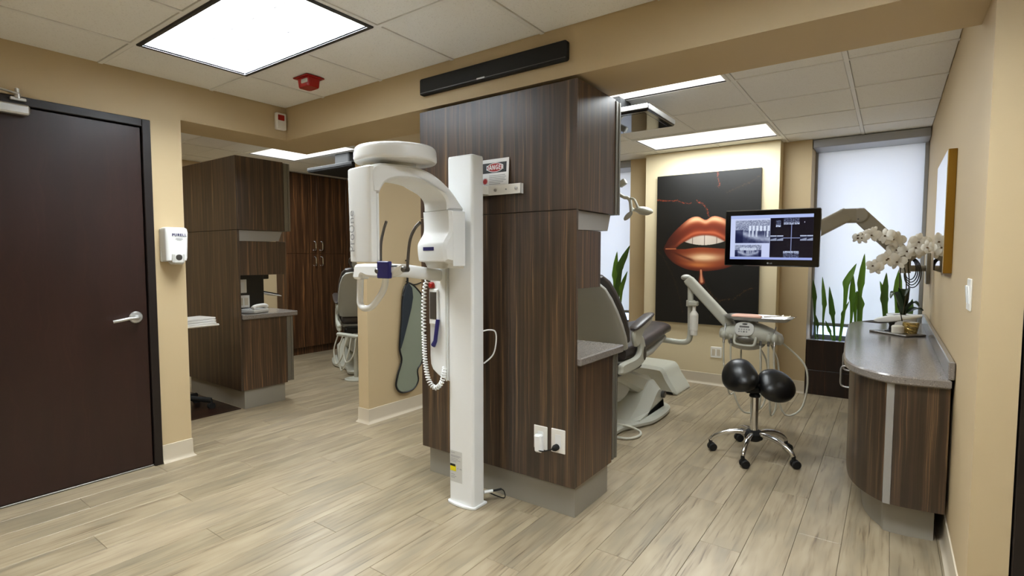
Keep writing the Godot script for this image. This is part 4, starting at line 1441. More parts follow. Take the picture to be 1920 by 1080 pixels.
func lip_print() -> ImageTexture:
	var w := 400
	var h := 604
	var im := Image.create(w, h, false, Image.FORMAT_RGB8)
	var n1 := noise(1.0, 61, 4)
	var n2 := noise(1.0, 62, 5)
	var V := func(x, y): return Vector2(x, y)
	var top := spline([Vector2(0.075, 0.495), Vector2(0.13, 0.425), Vector2(0.218, 0.36), Vector2(0.309, 0.308), Vector2(0.37, 0.287), Vector2(0.43, 0.286), Vector2(0.499, 0.308), Vector2(0.56, 0.288), Vector2(0.62, 0.290), Vector2(0.70, 0.315), Vector2(0.79, 0.37), Vector2(0.87, 0.435), Vector2(0.92, 0.50)], 6)
	var mtop := spline([Vector2(0.195, 0.497), Vector2(0.276, 0.455), Vector2(0.366, 0.42), Vector2(0.43, 0.408), Vector2(0.491, 0.405), Vector2(0.55, 0.408), Vector2(0.614, 0.42), Vector2(0.70, 0.455), Vector2(0.79, 0.497)], 6)
	var mbot := spline([Vector2(0.195, 0.498), Vector2(0.30, 0.499), Vector2(0.384, 0.492), Vector2(0.46, 0.489), Vector2(0.54, 0.492), Vector2(0.64, 0.497), Vector2(0.70, 0.499), Vector2(0.79, 0.498)], 6)
	var bot := spline([Vector2(0.075, 0.497), Vector2(0.11, 0.545), Vector2(0.182, 0.592), Vector2(0.26, 0.620), Vector2(0.335, 0.637), Vector2(0.457, 0.647), Vector2(0.596, 0.640), Vector2(0.72, 0.620), Vector2(0.82, 0.585), Vector2(0.89, 0.540), Vector2(0.92, 0.50)], 6)
	var veins := [
		[[0.0, 0.159], [0.05, 0.165], [0.11, 0.168], [0.164, 0.173], [0.21, 0.168], [0.25, 0.185], [0.30, 0.192], [0.35, 0.197]],
		[[0.40, 0.175], [0.427, 0.19], [0.47, 0.205], [0.506, 0.234], [0.515, 0.26], [0.53, 0.287]],
		[[0.60, 0.0], [0.606, 0.03], [0.622, 0.086], [0.615, 0.10]],
		[[0.984, 0.05], [0.90, 0.085], [0.80, 0.11], [0.73, 0.13], [0.688, 0.14]],
		[[0.0, 0.50], [0.08, 0.56], [0.144, 0.637], [0.19, 0.70], [0.231, 0.78], [0.26, 0.85], [0.289, 0.93]],
		[[0.49, 0.70], [0.52, 0.75], [0.55, 0.783], [0.60, 0.82], [0.653, 0.839], [0.72, 0.825], [0.777, 0.825], [0.84, 0.79], [0.885, 0.764], [0.95, 0.75]],
		[[0.653, 0.839], [0.61, 0.90], [0.56, 0.95]]]
	var vk := [1.0, 1.0, 1.0, 0.6, 0.6, 1.0, 0.6]
	for i in veins.size():
		veins[i] = veins[i].map(func(a): return Vector2(a[0], a[1] * 1.5))
	var drip := [Vector2(0.463, 0.64 * 1.5), Vector2(0.468, 0.69 * 1.5), Vector2(0.472, 0.715 * 1.5)]
	for y in h:
		var v := float(y) / h
		for x in w:
			var u := float(x) / w
			var p := Vector2(u, v * 1.5)
			var cloud := n1.get_noise_2d(u * 3.0, v * 4.5)
			var lum := 0.036 + 0.02 * cloud + 0.045 * (1.0 - v) * (0.4 + 0.6 * u)
			var c := Color(lum * 1.05, lum, lum * 0.86)
			var jit := Vector2(n2.get_noise_2d(u * 40.0, v * 60.0), n2.get_noise_2d(u * 40.0 + 50.0, v * 60.0)) * 0.016
			var pin := clampf(n2.get_noise_2d(u * 60.0 + 7.0, v * 90.0) * 3.0 + 0.5, 0.0, 1.0)
			for i in veins.size():
				var d := seg_dist(p + jit, veins[i])
				if d < 0.02:
					var k: float = (1.0 - smoothstep(0.0, 0.0105, d)) * vk[i] * (0.3 + 0.7 * pin)
					c = c.lerp(Color(0.58, 0.22, 0.11) if i < 3 else Color(0.36, 0.25, 0.13), clampf(k, 0.0, 1.0))
			# lips
			if u > 0.075 and u < 0.92:
				var yt := curve_y(top, u)
				var yb := curve_y(bot, u)
				var inside := v > yt and v < yb
				var ya := curve_y(mtop, u) if u > 0.195 and u < 0.79 else 0.497
				var yo := curve_y(mbot, u) if u > 0.195 and u < 0.79 else 0.4975
				if inside:
					var mid := 1.0 - absf(u - 0.49) / 0.42
					if v < ya:
						var f := (v - yt) / maxf(ya - yt, 0.001)
						c = Color(0.32, 0.115, 0.06).lerp(Color(0.55, 0.22, 0.11), clampf(mid * 1.3, 0.0, 1.0))
						var hl := exp(-pow((f - 0.14) / 0.16, 2.0)) * (exp(-pow((u - 0.395) / 0.10, 2.0)) + exp(-pow((u - 0.60) / 0.12, 2.0)))
						c = c.lerp(Color(0.97, 0.78, 0.60), clampf(hl * 1.0, 0.0, 1.0))
						c = c.lerp(Color(0.40, 0.15, 0.08), exp(-pow((f - 0.55) / 0.16, 2.0)) * 0.6)
						c = c.lerp(Color(0.82, 0.45, 0.30), exp(-pow((f - 0.86) / 0.09, 2.0)) * 0.75 * clampf(mid * 1.5, 0.0, 1.0))
						c = c.lerp(Color(0.16, 0.04, 0.03), smoothstep(0.6, 0.0, mid) * 0.55)
					elif v < yo:
						c = Color(0.10, 0.085, 0.05)
						var tb := 0.474 - 0.030 * pow(absf(u - 0.49) / 0.22, 2.0)
						if v < tb and u > 0.255 and u < 0.74:
							var k := absf(fmod(u - 0.491 + 2.0 * 0.118, 0.118))
							k = minf(k, 0.118 - k)
							c = Color(0.86, 0.845, 0.80).lerp(Color(0.66, 0.62, 0.56), clampf(absf(u - 0.49) * 2.4, 0.0, 1.0))
							c = c.lerp(Color(0.45, 0.40, 0.36), 1.0 - smoothstep(0.0, 0.006, k))
							c = c.lerp(Color(0.55, 0.35, 0.28), 1.0 - smoothstep(0.0, 0.012, v - ya))
					else:
						var f := (v - yo) / maxf(yb - yo, 0.001)
						c = Color(0.38, 0.14, 0.07).lerp(Color(0.58, 0.265, 0.13), clampf(mid * 1.2, 0.0, 1.0))
						var hl := exp(-pow((f - 0.42) / 0.17, 2.0)) * exp(-pow((u - 0.49) / 0.17, 2.0))
						c = c.lerp(Color(0.98, 0.86, 0.68), clampf(hl * 1.1, 0.0, 1.0))
						var h2 := exp(-pow((f - 0.74) / 0.10, 2.0)) * exp(-pow((u - 0.44) / 0.12, 2.0))
						c = c.lerp(Color(0.80, 0.50, 0.27), clampf(h2, 0.0, 1.0))
						var cre := exp(-pow((f - 0.25 - (u - 0.18) * 1.5) / 0.06, 2.0)) * smoothstep(0.16, 0.22, u) * smoothstep(0.42, 0.34, u)
						c = c.lerp(Color(0.30, 0.10, 0.05), clampf(cre * 0.8, 0.0, 1.0))
						c = c.lerp(Color(0.30, 0.10, 0.05), smoothstep(0.78, 1.0, f) * 0.75)
						c = c.lerp(Color(0.17, 0.05, 0.04), smoothstep(0.5, 0.0, mid) * 0.6)
					if u < 0.21 and absf(v - 0.4965) < 0.004 and u > 0.095:
						c = c.lerp(Color(0.80, 0.50, 0.32), 0.8)
			# drip
			var dd := seg_dist(p, drip)
			var rr := 0.016 + 0.016 * smoothstep(0.66, 0.72, v)
			if v > 0.62 and dd < rr:
				var k := 1.0 - dd / rr
				c = Color(0.42, 0.16, 0.08).lerp(Color(0.93, 0.66, 0.50), smoothstep(0.25, 0.75, k))
			im.set_pixel(x, y, Color(c.r * 0.93, c.g * 0.88, c.b * 0.86))
	return tex(im)


func make_art() -> void:
	var o := Vector3(-1.552, 1.405, -5.59)
	var t := thing("lip_picture", "large black marbled canvas print of copper lips on the back wall", "picture", o)
	var wd := 1.03
	var ht := 1.555
	part("canvas_edge", mb().bb(Vector3(-wd / 2, -ht / 2, 0), Vector3(wd / 2, ht / 2, 0.034), 0.001), M.black, t)
	var m := mb()
	m.uvquad(Vector3(-wd / 2 + 0.001, -ht / 2 + 0.001, 0.0346), Vector3(wd / 2 - 0.001, -ht / 2 + 0.001, 0.0346), Vector3(wd / 2 - 0.001, ht / 2 - 0.001, 0.0346), Vector3(-wd / 2 + 0.001, ht / 2 - 0.001, 0.0346))
	var pm := mat(Color.WHITE, 0.42)
	pm.albedo_texture = lip_print()
	part("print", m, pm, t)


# ---------------------------------------------------------------- dental chairs and the delivery unit
const SIDE := Basis(Vector3(0, 0, 1), Vector3(0, 1, 0), Vector3(-1, 0, 0))   # x of an outline runs along z, y up, thickness across


func side_prism(poly: Array, x: float, d: float, b: float) -> MB:
	var m := mb()
	m.xf = Transform3D(SIDE, Vector3(x, 0, 0))
	return m.prism(pv(poly), d, b)


func pad(cs: Array, hw: Array, ht: Array, n: Vector3, off: float, ex := 3.2) -> MB:
	# an upholstered strip: centres, half widths along x, half thicknesses along n
	var rows := []
	for i in cs.size():
		rows.append(ring_se(cs[i] + n * off, Vector3(hw[i], 0, 0), n * ht[i], ex, 28))
	var m := mb()
	if n.cross(Vector3(1, 0, 0)).dot(cs[cs.size() - 1] - cs[0]) > 0.0:
		rows.reverse()
	return m.loft(rows)


func dental_chair(at: Vector3, turn: float, label: String) -> Node3D:
	# faces -z
	var t := thing("dental_chair", label, "dental chair", at, turn, "dental treatment chairs")
	var hinge := Vector3(0, 0.665, 0.235)
	var a := Vector3(0, 0.784, 0.621)
	var n := Vector3(0, 0.621, -0.784)
	var cs := []
	for k in [0.0, 0.02, 0.12, 0.25, 0.38, 0.50, 0.59, 0.64, 0.655]:
		cs.append(hinge + a * k)
	part("backrest_shell", pad(cs, [0.19, 0.215, 0.232, 0.238, 0.236, 0.225, 0.205, 0.17, 0.12], [0.012, 0.03, 0.036, 0.036, 0.034, 0.03, 0.026, 0.02, 0.008], n, -0.036), M.dental_shell, t)
	part("backrest_cushion", pad(cs, [0.17, 0.205, 0.228, 0.238, 0.236, 0.226, 0.207, 0.17, 0.11], [0.012, 0.034, 0.042, 0.044, 0.042, 0.038, 0.034, 0.028, 0.01], n, 0.036), M.vinyl, t)
	var hc := hinge + a * 0.74 + n * 0.03
	part("headrest_stem", mb().tube([hinge + a * 0.60 - n * 0.03, hc - n * 0.03], 0.028, 12, true, 0.5), M.dental_shell, t)
	var hp := []
	for k in [-0.085, -0.07, -0.02, 0.03, 0.07, 0.085]:
		hp.append(hc + a * k)
	part("headrest", pad(hp, [0.07, 0.11, 0.135, 0.135, 0.11, 0.06], [0.012, 0.03, 0.036, 0.036, 0.03, 0.012], n, 0.012, 2.6), M.vinyl, t)
	part("headrest_shell", pad(hp, [0.05, 0.085, 0.105, 0.105, 0.085, 0.045], [0.01, 0.02, 0.024, 0.024, 0.02, 0.01], n, -0.024, 2.6), M.dental_shell, t)
	# seat and leg rest
	var up := Vector3(0, 1, 0)
	part("seat_cushion", pad([Vector3(0, 0.60, 0.25), Vector3(0, 0.60, 0.235), Vector3(0, 0.605, 0.1), Vector3(0, 0.625, -0.15), Vector3(0, 0.655, -0.38), Vector3(0, 0.675, -0.50)], [0.15, 0.185, 0.198, 0.20, 0.20, 0.20], [0.03, 0.055, 0.066, 0.068, 0.066, 0.064], up, 0.0), M.vinyl, t)
	part("leg_cushion", pad([Vector3(0, 0.676, -0.505), Vector3(0, 0.690, -0.58), Vector3(0, 0.695, -0.66), Vector3(0, 0.690, -0.74), Vector3(0, 0.685, -0.79), Vector3(0, 0.680, -0.81)], [0.20, 0.20, 0.195, 0.185, 0.16, 0.09], [0.064, 0.062, 0.058, 0.056, 0.05, 0.022], up, 0.0, 2.6), M.vinyl, t)
	part("seat_shell", pad([Vector3(0, 0.535, 0.24), Vector3(0, 0.525, 0.20), Vector3(0, 0.525, 0.0), Vector3(0, 0.55, -0.3), Vector3(0, 0.60, -0.52), Vector3(0, 0.625, -0.66), Vector3(0, 0.63, -0.72)], [0.12, 0.17, 0.19, 0.19, 0.185, 0.17, 0.10], [0.01, 0.035, 0.04, 0.04, 0.032, 0.025, 0.008], up, 0.0), M.dental_shell, t)
	part("seat_mechanism", mb().bb(Vector3(-0.17, 0.44, -0.12), Vector3(0.17, 0.52, 0.36), 0.02), M.black, t)
	# side arms with the control pads, arm rests
	for s in [-1.0, 1.0]:
		var sd := part("side_arm", side_prism(spline([Vector2(0.10, 0.725), Vector2(0.055, 0.725), Vector2(0.015, 0.66), Vector2(-0.015, 0.585), Vector2(0.03, 0.525), Vector2(0.15, 0.495), Vector2(0.42, 0.49), Vector2(0.44, 0.53), Vector2(0.42, 0.57), Vector2(0.22, 0.578), Vector2(0.125, 0.598), Vector2(0.09, 0.65)], 4, true), s * 0.228, 0.044, 0.014), M.dental, t)
		var pd := mb()
		pd.at(Transform3D(Basis(Vector3(0, 0, 1), -s * PI / 2), Vector3(s * 0.250, 0.590, 0.035))).lathe([Vector2(0, 0.002), Vector2(0.034, 0.002), Vector2(0.037, 0.0), Vector2(0.037, -0.004), Vector2(0, -0.004)], 24, 1.45, 0.8)
		part("control_pad", pd, M.gun, sd)
		part("armrest_bracket", side_prism(spline([Vector2(0.22, 0.775), Vector2(0.10, 0.805), Vector2(-0.04, 0.840), Vector2(-0.12, 0.855), Vector2(-0.135, 0.83), Vector2(-0.06, 0.79), Vector2(0.04, 0.755), Vector2(0.10, 0.70), Vector2(0.13, 0.66), Vector2(0.20, 0.67)], 4, true), s * 0.230, 0.036, 0.012), M.dental, t)
		var rows := []
		for k in [[0.225, 0.790, 0.020], [0.20, 0.800, 0.036], [0.08, 0.833, 0.044], [-0.07, 0.868, 0.042], [-0.125, 0.876, 0.03], [-0.14, 0.876, 0.012]]:
			rows.append(ring_se(Vector3(s * 0.230, k[1], k[0]), Vector3(k[2], 0, 0), Vector3(0, k[2] * 0.42, 0), 2.6, 20))
		rows.reverse()
		part("armrest_pad", mb().loft(rows), M.vinyl, t)
	# lifting base
	var bs := mb()
	bs.xf = Transform3D(Basis(Vector3(1, 0, 0), Vector3(0, 0, 1), Vector3(0, -1, 0)), Vector3(0, 0.026, 0))
	bs.prism(pv(spline([Vector2(0.13, 0.46), Vector2(0.15, 0.20), Vector2(0.22, 0.02), Vector2(0.275, -0.15), Vector2(0.265, -0.50), Vector2(0.17, -0.64), Vector2(-0.17, -0.64), Vector2(-0.265, -0.50), Vector2(-0.275, -0.15), Vector2(-0.22, 0.02), Vector2(-0.15, 0.20), Vector2(-0.13, 0.46)], 4, true)), 0.052, 0.016)
	part("base_plate", bs, M.dental, t)
	part("base_housing", side_prism(spline([Vector2(-0.60, 0.045), Vector2(-0.565, 0.15), Vector2(-0.50, 0.255), Vector2(-0.40, 0.290), Vector2(-0.30, 0.255), Vector2(-0.12, 0.13), Vector2(0.08, 0.045)], 4), 0.0, 0.42, 0.075), M.dental, t)
	part("lift_arm", side_prism([Vector2(-0.50, 0.22), Vector2(-0.46, 0.31), Vector2(-0.36, 0.325), Vector2(0.16, 0.50), Vector2(0.28, 0.48), Vector2(0.27, 0.40), Vector2(0.14, 0.36), Vector2(-0.30, 0.18), Vector2(-0.42, 0.17)], 0.0, 0.25, 0.03), M.dental, t)
	part("lift_arm_cover", side_prism(spline([Vector2(-0.06, 0.30), Vector2(0.30, 0.46), Vector2(0.36, 0.40), Vector2(0.28, 0.27), Vector2(0.10, 0.20), Vector2(-0.04, 0.24)], 4, true), 0.0, 0.20, 0.03), M.dental_shell, t)
	var hb := mb()
	hb.at(Transform3D(Basis(Vector3(0, 0, 1), -PI / 2), Vector3(0.232, 0.165, -0.46))).lathe([Vector2(0, -0.02), Vector2(0.03, -0.02), Vector2(0.03, 0.003), Vector2(0.022, 0.008), Vector2(0, 0.006)], 20)
	part("pivot_cap", hb, M.gun, t)
	return t


func make_chairs() -> void:
	dental_chair(Vector3(-1.745, 0, -3.85), 0.0, "grey dental chair with dark cushions in the right room beside the delivery unit")
	dental_chair(Vector3(-5.19, 0, -4.03), 1.0, "grey dental chair in the left room seen from behind past the partition")
	# hose bundle beside the left chair
	var o := Vector3(-4.80, 0.0, -3.44)
	var hz := thing("hose_rack", "white instrument rack with looping hoses beside the left dental chair", "hose rack", o, 0.0)
	part("post", mb(o).tube([Vector3(-4.64, 0.0, -3.58), Vector3(-4.64, 0.47, -3.58)], 0.022, 12), M.dental, hz)
	part("foot", mb(o).pos(Vector3(0.16, 0, -0.14)).lathe([Vector2(0, 0), Vector2(0.12, 0), Vector2(0.12, 0.015), Vector2(0.04, 0.03), Vector2(0, 0.03)], 24), M.dental, hz)
	part("rail", mb(o).bb(Vector3(-4.93, 0.45, -3.60), Vector3(-4.56, 0.49, -3.54), 0.012), M.dental, hz)
	for k in 3:
		var x := -4.89 + 0.085 * k
		part("hose", mb(o).tube(spline([Vector3(x, 0.46, -3.54), Vector3(x - 0.02, 0.30, -3.50), Vector3(x + 0.05, [0.16, 0.1, 0.2][k], -3.48), Vector3(x + 0.14, 0.28, -3.50), Vector3(x + 0.13, 0.46, -3.55)], 8), 0.008, 7), M.hose, hz)

	# delivery unit on its swing arm
	o = Vector3(-1.37, 0.0, -4.5)
	var t := thing("delivery_unit", "dental delivery unit with control panel, tray and hoses on a swing arm", "delivery unit", Vector3(-1.37, 0.6, -4.5))
	o = t.position
	part("lower_arm", mb(o).tube(spline([Vector3(-1.74, 0.50, -4.40), Vector3(-1.70, 0.585, -4.46), Vector3(-1.60, 0.595, -4.5), Vector3(-1.45, 0.590, -4.5), Vector3(-1.385, 0.605, -4.5), Vector3(-1.365, 0.66, -4.5), Vector3(-1.365, 0.80, -4.5), Vector3(-1.370, 1.08, -4.5)], 8), 0.0235, 14), M.dental, t)
	part("post_collar", mb(o).tube([Vector3(-1.366, 0.905, -4.5), Vector3(-1.366, 0.955, -4.5)], 0.036, 16), M.dental, t)
	var ua := mb(o)
	var p0 := Vector3(-1.395, 1.135, -4.5)
	var p1 := Vector3(-1.03, 0.755, -4.5)
	var d := (p1 - p0).normalized()
	var nn := Vector3(d.y, -d.x, 0) * -1.0
	ua.loft([ring_se(p1, nn * 0.036, Vector3(0, 0, -0.04), 4.0, 20), ring_se(p1 - d * 0.02, nn * 0.042, Vector3(0, 0, -0.046), 4.0, 20), ring_se(p0 + d * 0.02, nn * 0.040, Vector3(0, 0, -0.046), 4.0, 20), ring_se(p0, nn * 0.034, Vector3(0, 0, -0.04), 4.0, 20)])
	part("upper_arm", ua, M.dental, t)
	part("arm_cap", mb(o).ball(p0 - d * 0.018, Vector3(0.044, 0.026, 0.046), 16, 8), M.dental_shell, t)
	# head
	var c := Vector3(-0.885, 0.715, -4.48)
	var rows := []
	for k in [[-0.232, 0.02, 0.03, -0.012], [-0.222, 0.040, 0.06, -0.010], [-0.15, 0.062, 0.11, 0.0], [-0.07, 0.076, 0.135, 0.010], [0.0, 0.082, 0.145, 0.014], [0.07, 0.076, 0.135, 0.006], [0.15, 0.062, 0.11, -0.010], [0.222, 0.042, 0.06, -0.030], [0.234, 0.02, 0.03, -0.034]]:
		rows.append(ring_se(c + Vector3(k[0], k[3], 0), Vector3(0, k[1], 0), Vector3(0, 0, k[2]), 2.4, 28))
	rows.reverse()
	part("head_body", mb(o).loft(rows), M.dental, t)
	part("head_underside", mb(o).ball(c + Vector3(-0.03, -0.072, -0.005), Vector3(0.14, 0.062, 0.10), 28, 12), M.dental_shell, t)
	# control panel on the sloping front
	var F := Transform3D(Basis(Vector3.RIGHT, -0.32), c + Vector3(-0.02, 0.046, 0.122) - o)
	var cp := mb()
	cp.at(F).loft([ring_se(Vector3(0, 0, 0.0), Vector3(0.072, 0, 0), Vector3(0, 0.058, 0), 2.6, 32), ring_se(Vector3(0, 0, 0.012), Vector3(0.070, 0, 0), Vector3(0, 0.056, 0), 2.6, 32), ring_se(Vector3(0, 0, 0.016), Vector3(0.064, 0, 0), Vector3(0, 0.050, 0), 2.6, 32)].map(func(r): r.reverse(); return r))
	var pnl := part("control_panel", cp, M.grey_white, t)
	part("display", mb().at(F).bb(Vector3(-0.035, 0.010, 0.015), Vector3(0.035, 0.024, 0.018), 0.002), M.gun, pnl)
	part("top_button", mb().at(F).ball(Vector3(0.002, 0.038, 0.016), Vector3(0.02, 0.006, 0.004), 14, 6), M.black, pnl)
	for k in 9:
		part("button", mb().at(F).ball(Vector3(-0.036 + 0.018 * (k % 5), -0.004 - 0.018 * int(k / 5.0), 0.016), Vector3(0.006, 0.006, 0.004), 10, 6), M.text_grey if k != 7 else M.gun, pnl)
	var hd := mb(o)
	hd.tube(spline([c + Vector3(-0.085, 0.0, 0.125), c + Vector3(-0.088, -0.055, 0.145), c + Vector3(-0.06, -0.072, 0.155), c + Vector3(0.03, -0.076, 0.155), c + Vector3(0.058, -0.062, 0.15), c + Vector3(0.065, -0.01, 0.13)], 6), 0.010, 10)
	part("front_handle", hd, M.dental, t)
	part("handle_recess", mb(o).ball(c + Vector3(-0.012, -0.028, 0.122), Vector3(0.064, 0.030, 0.034), 20, 10), M.strip, t)
	# instruments in their holders, with hoses looping down
	var slots := [-0.175, -0.120, 0.095, 0.150, 0.190]
	for k in 5:
		var x: float = slots[k]
		var q := c + Vector3(x, -0.012, 0.075)
		part("holder", mb(o).ball(q + Vector3(0, -0.004, 0.012), Vector3(0.024, 0.040, 0.036), 16, 9), M.dental, t)
		part("handpiece", mb(o).tube([q + Vector3(0.0, 0.085 if k in [0, 4] else 0.03, -0.02), q + Vector3(0.0, 0.03, 0.02), q + Vector3(0.002, -0.06, 0.046)], [0.005, 0.008, 0.009], 10), M.steel if k in [0, 4] else M.gun, t)
		var b := q + Vector3(0.002, -0.06, 0.046)
		var low: float = [0.22, 0.09, 0.14, 0.10, 0.12][k]
		var back: float = [0.10, 0.24, -0.02, 0.05, 0.20][k]
		part("hose", mb(o).tube(spline([b, b + Vector3(0.004, -0.15, 0.0), Vector3(b.x + back * 0.1 + 0.01, low + 0.14, b.z - 0.02), Vector3(b.x + back * 0.45, low, b.z - 0.06), Vector3(b.x + back * 0.95, low + 0.08, b.z - 0.12), Vector3(b.x + back, 0.48, b.z - 0.15), c + Vector3(x * 0.7 + back * 0.4, -0.055, -0.06)], 8), 0.0072, 7), M.hose, t)
	# water bottle on the post
	var wb := mb()
	wb.pos(Vector3(-1.325, 0, -4.462) - o).lathe([Vector2(0, 0.665), Vector2(0.026, 0.665), Vector2(0.030, 0.672), Vector2(0.030, 0.705), Vector2(0.034, 0.710), Vector2(0.035, 0.83), Vector2(0.034, 0.845), Vector2(0.018, 0.868), Vector2(0.014, 0.875), Vector2(0.014, 0.915), Vector2(0, 0.915)], 28)
	part("water_bottle", wb, M.plate, t)
	part("bottle_holder", mb(o).bb(Vector3(-1.37, 0.912, -4.495), Vector3(-1.295, 0.952, -4.43), 0.008), M.dental, t)
	# tray and stuff on it
	part("tray_post", mb(o).tube([Vector3(-0.86, 0.76, -4.5), Vector3(-0.86, 0.828, -4.5)], 0.014, 12), M.steel, t)
	o = Vector3(-0.83, 0.828, -4.47)
	var tr := thing("instrument_tray", "steel instrument tray above the delivery unit head", "tray", o, 0.0)
	var tm := mb()
	tm.loft([ring_se(Vector3(0, 0.0, 0), Vector3(0.21, 0, 0), Vector3(0, 0, 0.115), 4.0, 36), ring_se(Vector3(0, 0.026, 0), Vector3(0.245, 0, 0), Vector3(0, 0, 0.145), 4.0, 36), ring_se(Vector3(0, 0.030, 0), Vector3(0.245, 0, 0), Vector3(0, 0, 0.145), 4.0, 36), ring_se(Vector3(0, 0.027, 0), Vector3(0.232, 0, 0), Vector3(0, 0, 0.132), 4.0, 36), ring_se(Vector3(0, 0.006, 0), Vector3(0.205, 0, 0), Vector3(0, 0, 0.11), 4.0, 36)].map(func(r): r.reverse(); return r))
	part("tray", tm, M.steel, tr)
	var po := o + Vector3(-0.08, 0.020, 0.02)
	var pk := thing("sterile_pouch", "pale pink sterile instrument pouch on the steel tray", "pouch", po, 0.1)
	part("pouch", mb().loft([ring_se(Vector3(0, 0, 0), Vector3(0.11, 0, 0), Vector3(0, 0, -0.07), 5.0, 28), ring_se(Vector3(0, 0.014, 0), Vector3(0.108, 0, 0), Vector3(0, 0, -0.068), 4.0, 28), ring_se(Vector3(0, 0.022, 0), Vector3(0.08, 0, 0), Vector3(0, 0, -0.045), 3.0, 28)]), mat(Color(0.88, 0.70, 0.62), 0.35), pk)
	for k in 3:
		var io := o + Vector3(0.09 + 0.045 * k, 0.024, 0.0)
		var ins := thing("dental_instrument", ["thin steel dental probe on the tray next to the pouch", "middle steel dental instrument on the tray", "outermost steel instrument overhanging the tray end"][k], "instrument", io, 0.4 - 0.25 * k, "steel instruments on the tray")
		part("handle", mb().tube([Vector3(-0.05, 0.006 + 0.003 * k, 0), Vector3(0.05, 0.010 + 0.003 * k, 0)], 0.0045, 8), M.chrome, ins)
		part("tip", mb().tube(spline([Vector3(0.05, 0.010 + 0.003 * k, 0), Vector3(0.075, 0.012, 0.0), Vector3(0.09, 0.022, 0.004)], 4), [0.003, 0.003, 0.003, 0.003, 0.002, 0.002, 0.002, 0.0015, 0.001], 6), M.chrome, ins)

	# floor utility box behind the chair's foot end
	o = Vector3(-1.93, 0, -5.15)
	var fb := thing("utility_box", "grey arched floor box beyond the dental chair's base", "utility box", o)
	var bx := mb()
	bx.prism(pv(spline([Vector2(-0.32, 0.0), Vector2(-0.315, 0.03), Vector2(-0.25, 0.215), Vector2(-0.20, 0.255), Vector2(0.10, 0.255), Vector2(0.18, 0.235), Vector2(0.23, 0.15), Vector2(0.31, 0.03), Vector2(0.315, 0.0)], 4)), 0.44, 0.03)
	part("cover", bx, M.dental, fb)
	part("cable_port", mb().at(Transform3D(Basis(Vector3.RIGHT, PI / 2), Vector3(-0.02, 0.07, 0.212))).lathe([Vector2(0, 0), Vector2(0.05, 0), Vector2(0.05, 0.015), Vector2(0, 0.015)], 24), M.black, fb)
	var hs := thing("floor_hose", "pale hose looping on the floor beside the dental chair base", "hose", Vector3(-1.55, 0.01, -3.55))
	part("hose", mb(hs.position).tube(spline([Vector3(-1.70, 0.06, -3.64), Vector3(-1.58, 0.05, -3.68), Vector3(-1.49, 0.014, -3.72), Vector3(-1.455, 0.012, -3.62), Vector3(-1.50, 0.012, -3.52), Vector3(-1.62, 0.012, -3.50), Vector3(-1.8, 0.012, -3.5)], 8), 0.009, 8), M.hose, hs)

	# operating light over the chair
	o = Vector3(-1.95, 1.75, -4.6)
	var dl := thing("operating_light", "cream dental operating light on jointed arm above the chair back", "dental light", o)
	part("arm", mb(o).tube(spline([Vector3(-2.25, 2.12, -4.6), Vector3(-2.10, 1.93, -4.6), Vector3(-2.03, 1.875, -4.6), Vector3(-1.99, 1.865, -4.6), Vector3(-1.965, 1.83, -4.6), Vector3(-1.955, 1.74, -4.6)], 6), 0.016, 10), M.dental, dl)
	part("ceiling_pole", mb(o).tube([Vector3(-2.25, 2.10, -4.6), Vector3(-2.25, CEIL, -4.6)], 0.022, 12), M.dental, dl)
	part("arm_block", mb(o).at(Transform3D(Basis(Vector3(0, 0, 1), 0.5), Vector3(-2.045, 2.005, -4.6) - o)).box(Vector3.ZERO, Vector3(0.075, 0.055, 0.05), 0.008), M.dental_shell, dl)
	part("yoke", mb(o).tube(spline([Vector3(-1.965, 1.86, -4.60), Vector3(-1.92, 1.845, -4.58), Vector3(-1.88, 1.79, -4.55), Vector3(-1.86, 1.755, -4.54)], 6), 0.011, 8), M.dental, dl)
	part("yoke", mb(o).tube(spline([Vector3(-1.965, 1.83, -4.60), Vector3(-1.955, 1.77, -4.62), Vector3(-1.92, 1.745, -4.64), Vector3(-1.88, 1.745, -4.64)], 6), 0.011, 8), M.dental, dl)
	part("lamp_head", mb().at(Transform3D(Basis(Vector3(0, 0, 1), -0.18), Vector3(-1.835, 1.742, -4.6) - o)).ball(Vector3.ZERO, Vector3(0.085, 0.036, 0.085), 28, 14), M.dental, dl)
	part("lamp_visor", mb().at(Transform3D(Basis(Vector3(0, 0, 1), -0.2), Vector3(-1.835, 1.722, -4.6) - o)).ball(Vector3.ZERO, Vector3(0.06, 0.022, 0.06), 24, 10), M.dental_shell, dl)
	part("grip", mb().at(Transform3D(Basis(Vector3(0, 0, 1), 0.75), Vector3(-1.985, 1.70, -4.6) - o)).ball(Vector3.ZERO, Vector3(0.055, 0.024, 0.02), 16, 10), M.dental_shell, dl)


